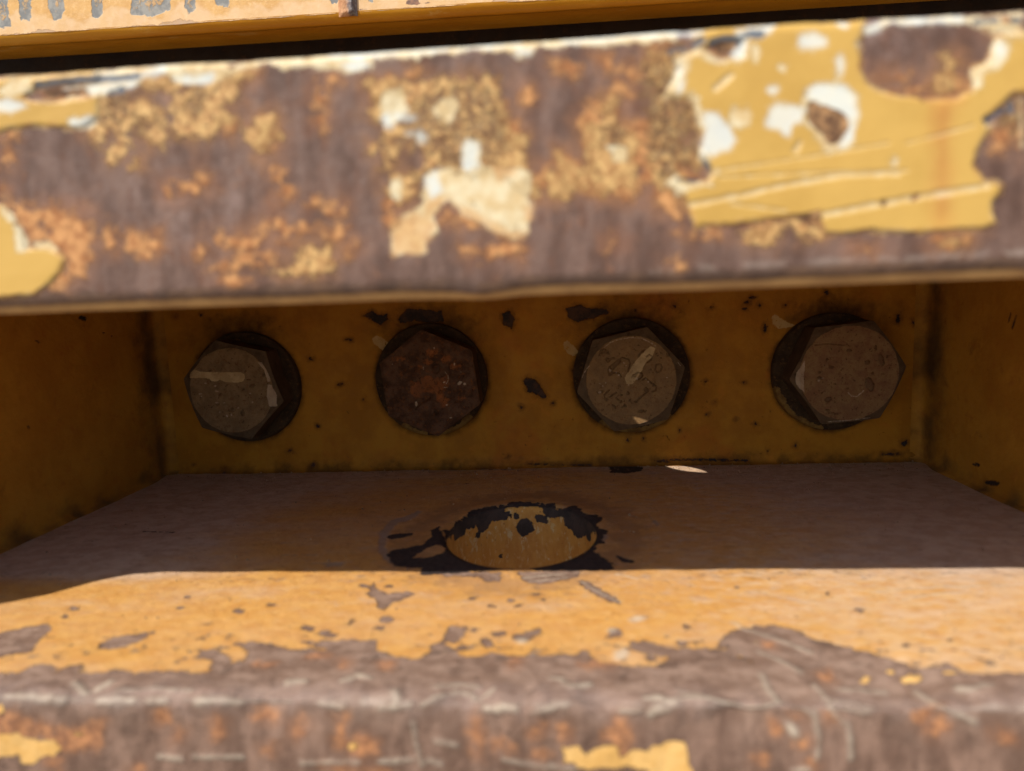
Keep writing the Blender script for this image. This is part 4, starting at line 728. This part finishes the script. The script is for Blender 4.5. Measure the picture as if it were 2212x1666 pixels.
pan = empty('machine_panel', (0, YP, CAMZ+.2), 'sunlit yellow machine body panel with flaked grey lettering patches above the dark gap', 'machine panel')
pmat = worn('panel_paint', (PY_A, PY_B, (.68, .44, .2, 1), 90, (1, 1, 1)), panel_mat_layers, rough=.45, bump=.6)
p0 = onY((0, 77), YP); p1 = onY((1030, 9), YP); slp = (p1.z-p0.z)/(p1.x-p0.x)
def z_at(x): return p0.z+slp*(x-p0.x)
xs = np.arange(-.48, .48, .0012); hs = np.arange(0, .16, .0012)
U, Hh = np.meshgrid(xs, hs)
def pj_p(q): p = onY(q, YP); return (p.x, p.z-z_at(p.x))
Lp = Layer(U, Hh, pj_p, .00024)
Lp.poly('grey', 'L', [(-60, -60), (45, -60), (45, 60), (65, 160), (-60, 170)], [(108, -60), (180, -60), (185, 60), (180, 130), (150, 115), (115, 130), (115, 40)], [(278, -60), (380, -60), (380, 60), (360, 115), (320, 122), (290, 60)], [(537, -60), (610, -60), (605, 80), (575, 112), (540, 100)], [(770, -60), (1005, -60), (1000, 60), (900, 95), (770, 88)], [(1085, -60), (1155, -60), (1150, 60), (1110, 82), (1085, 40)], [(1270, -60), (1345, -60), (1350, 48), (1300, 35), (1268, 38)], [(1940, -60), (1990, -60), (1985, 15), (1950, 15)])
Lp.poly('grey', 'N', [(750, -60), (800, -60), (800, 25), (770, 35), (745, 15)], [(325, -60), (410, -60), (405, 25), (350, 38), (325, 10)])
Lp.f['resid'] = Lp.f['grey']-.0035+(fbm(U, Hh, 200, 3, 71)-.5)*.01
Lp.f['edge'] = (.0004-Hh)+np.clip(fbm(U, Hh*0, 40, 4, 70)-.55, 0, 1)*.02-.0004
Lp.f['pale'] = .010-Hh+(fbm(U, Hh, 60, 3, 72)-.5)*.02
Lp.f['rust'] = np.full(U.shape, FAR)
Lp.poly('rust', 'N', [(1150, 55), (1165, 5), (1290, -20), (1290, 40), (1440, 25), (1400, 45), (1280, 58)], [(640, 85), (720, 102), (640, 112)])
bulge = (fbm(U, Hh, 14, 3, 75)-.5)*.0010
zz = z_at(U)+Hh-np.exp(-Hh/.002)*(fbm(U, Hh*0, 80, 4, 77)-.5)*.0012
mesh_obj('panel_face', np.stack([U.ravel(), (YP+bulge-.0).ravel(), zz.ravel()], 1), gridfaces(len(xs), len(hs)), pmat, pan, attrs={k_: v for k_, v in Lp.f.items()})
# folded lip: small round below the face, then the underside running back
lip_mat = worn('lip_paint', ((.52, .245, .014, 1), (.46, .20, .010, 1), (.56, .28, .03, 1), 40, (.3, 1, 1)), [
    dict(th=.62, sw=.05, ns=90, a=(.60, .42, .16, 1), b=(.54, .34, .1, 1), op=.4, r=.5, h=0, st=(.3, 1, 1))], rough=.4, bump=.35)
def strip(name, rows, mat, parent, n=340, x0=-.48, x1=.48, wob=.0):
    xs = np.linspace(x0, x1, n); V = []
    for (y_, dz) in rows:
        V.append(np.stack([xs, np.full(n, y_)+(fbm(xs, xs*0+y_*9, 30, 3, 80)-.5)*wob, z_at(xs)+dz+(fbm(xs, xs*0, 40, 3, 81)-.5)*wob], 1))
    return mesh_obj(name, np.concatenate(V), gridfaces(n, len(rows), flip=True), mat, parent)
strip('rounded_lip', [(YP, .0006), (YP+.0004, -.0008), (YP+.0016, -.0026), (YP+.0042, -.0044), (YP+.0066, -.0046), (YP+.0072, -.0030), (YP+.0073, -.0012)], lip_mat, pan, wob=.0006)
# underside: its rear edge seen at (0,131) .. depth solved on the plane z = z_at-.0012
def rear():
    for yy in np.arange(YP+.006, YP+.2, .0005):
        p = onY((0, 131), yy)
        if p.z >= z_at(p.x)-.0012: return yy
    return YP+.06
YR = rear(); print('rear', YR-YP)
strip('underside_flange', [(YP+.0073, -.0012), (YP+.02, -.0011), (YR-.001, -.0010), (YR, -.0002), (YR, .10)], lip_mat, pan)
# welded rusty lug hanging over the panel edge at (1420..1440, 0..50)
wm = worn('weld_rust', ((.42, .20, .09, 1), (.55, .30, .15, 1), (.25, .13, .08, 1), 260, (1, 1, 1)), [dict(attr='dark', a=(.10, .075, .07, 1), b=(.22, .20, .19, 1), amp=.0012, ns=300, soft=.0006, r=.5, h=.3, cs=500)], rough=.65, bump=1.0, bumpdist=.001)
qa = onY(px('N', [(412, 130)])[0], YP); qb = onY(px('N', [(622, 140)])[0], YP); qm = onY(px('N', [(520, 135)])[0], YP)
nx, nz_ = 60, 80
Ux, Hz = np.meshgrid(np.linspace(qa.x, qb.x, nx), np.linspace(-.0022, .10, nz_))
t_ = (Ux-qa.x)/(qb.x-qa.x)
dep = np.sin(np.clip(t_, 0, 1)*math.pi)**.6*.0022+np.exp(-((t_-.78)/.16)**2)*.0022+(fbm(Ux, Hz, 160, 4, 90)-.4)*.0016*np.sin(np.clip(t_, 0, 1)*math.pi)
dep = dep*np.clip((Hz+.0024)/.0014, 0.0, 1)
Yl = YP-dep+.0002
mesh_obj('weld_seam', np.stack([Ux.ravel(), Yl.ravel(), (z_at(Ux)+Hz).ravel()], 1), gridfaces(nx, nz_), wm, pan, attrs={'dark': (t_-.55)*.006+0*Ux})
# backing beam filling the gap, coloured near-black for its deep shade
fm = worn('frame_grime', ((.032, .020, .011, 1), (.020, .013, .008, 1), (.06, .03, .014, 1), 50, (1, 1, 1)), [], rough=.8, bump=.5)
me = bmesh.new(); bmesh.ops.create_cube(me, size=1)
for v in me.verts: v.co = Vector((v.co.x*2.4, v.co.y*.03+YR+.045, v.co.z*.40+CAMZ+.08))
bmesh.ops.bevel(me, geom=me.edges[:], offset=.004, segments=3, affect='EDGES')
mm = bpy.data.meshes.new('frame_beam'); me.to_mesh(mm); me.free(); mm.materials.append(fm)
fb = bpy.data.objects.new('frame_beam', mm); col.objects.link(fb)
fb['label'] = 'dark grimy frame beam in deep shade behind the gap under the yellow panel'; fb['category'] = 'frame beam'
# ------------------------------------------------------------------ grit and paint flakes lying on the lower plate
vs = []; fs = []
rg = random.Random(11)
for k in range(420):
    back = rg.random() < .6
    x = rg.uniform(XL+.004, XR-.004); y = -abs(rg.gauss(.004, .006))-.003 if back else rg.uniform(YE+.02, -.006)
    if math.hypot((x-HX)/HRX, (y-HY)/HRY) < 1.25: continue
    s_ = rg.uniform(.00018, .00055)*(1.4 if rg.random() < .1 else 1); a0 = rg.uniform(0, 6.28); h_ = s_*rg.uniform(.3, .8); n_ = 5; b0 = len(vs)
    zb = ZF+.0002+(.0016*max(0, 1+y/.0045) if y > -.0045 else 0)
    for lv in (0, 1):
        for j in range(n_):
            r_ = s_*rg.uniform(.6, 1.1)*(1 if lv == 0 else .7); a_ = a0+j*6.283/n_
            vs.append((x+r_*math.cos(a_), y+r_*math.sin(a_), zb-.0004 if lv == 0 else zb+h_*rg.uniform(.6, 1)))
    for j in range(n_): fs.append([b0+j, b0+(j+1) % n_, b0+n_+(j+1) % n_, b0+n_+j])
    fs.append([b0+n_+j for j in range(n_)])
gmat = worn('grit', ((.16, .10, .06, 1), (.34, .23, .13, 1), (.06, .035, .025, 1), 300, (1, 1, 1)), [], rough=.9, bump=.2)
gr_ = mesh_obj('grit', vs, fs, gmat, None, smooth=False); gr_['kind'] = 'stuff'
# ------------------------------------------------------------------ ground far below (out of frame; gives the bounce light)
gm = NT('ground_gravel'); gn = gm.noise(8, 8, .7); gm.l(gm.mix(gm.mr(gn, .35, .65), (.20, .165, .12, 1), (.30, .25, .19, 1)), gm.b.inputs['Base Color']); gm.b.inputs['Roughness'].default_value = .9
gme = bpy.data.meshes.new('ground'); gme.from_pydata([(-40, -40, 0), (40, -40, 0), (40, 40, 0), (-40, 40, 0)], [], [(0, 1, 2, 3)]); gme.materials.append(gm.m)
go = bpy.data.objects.new('ground', gme); col.objects.link(go); go['kind'] = 'structure'
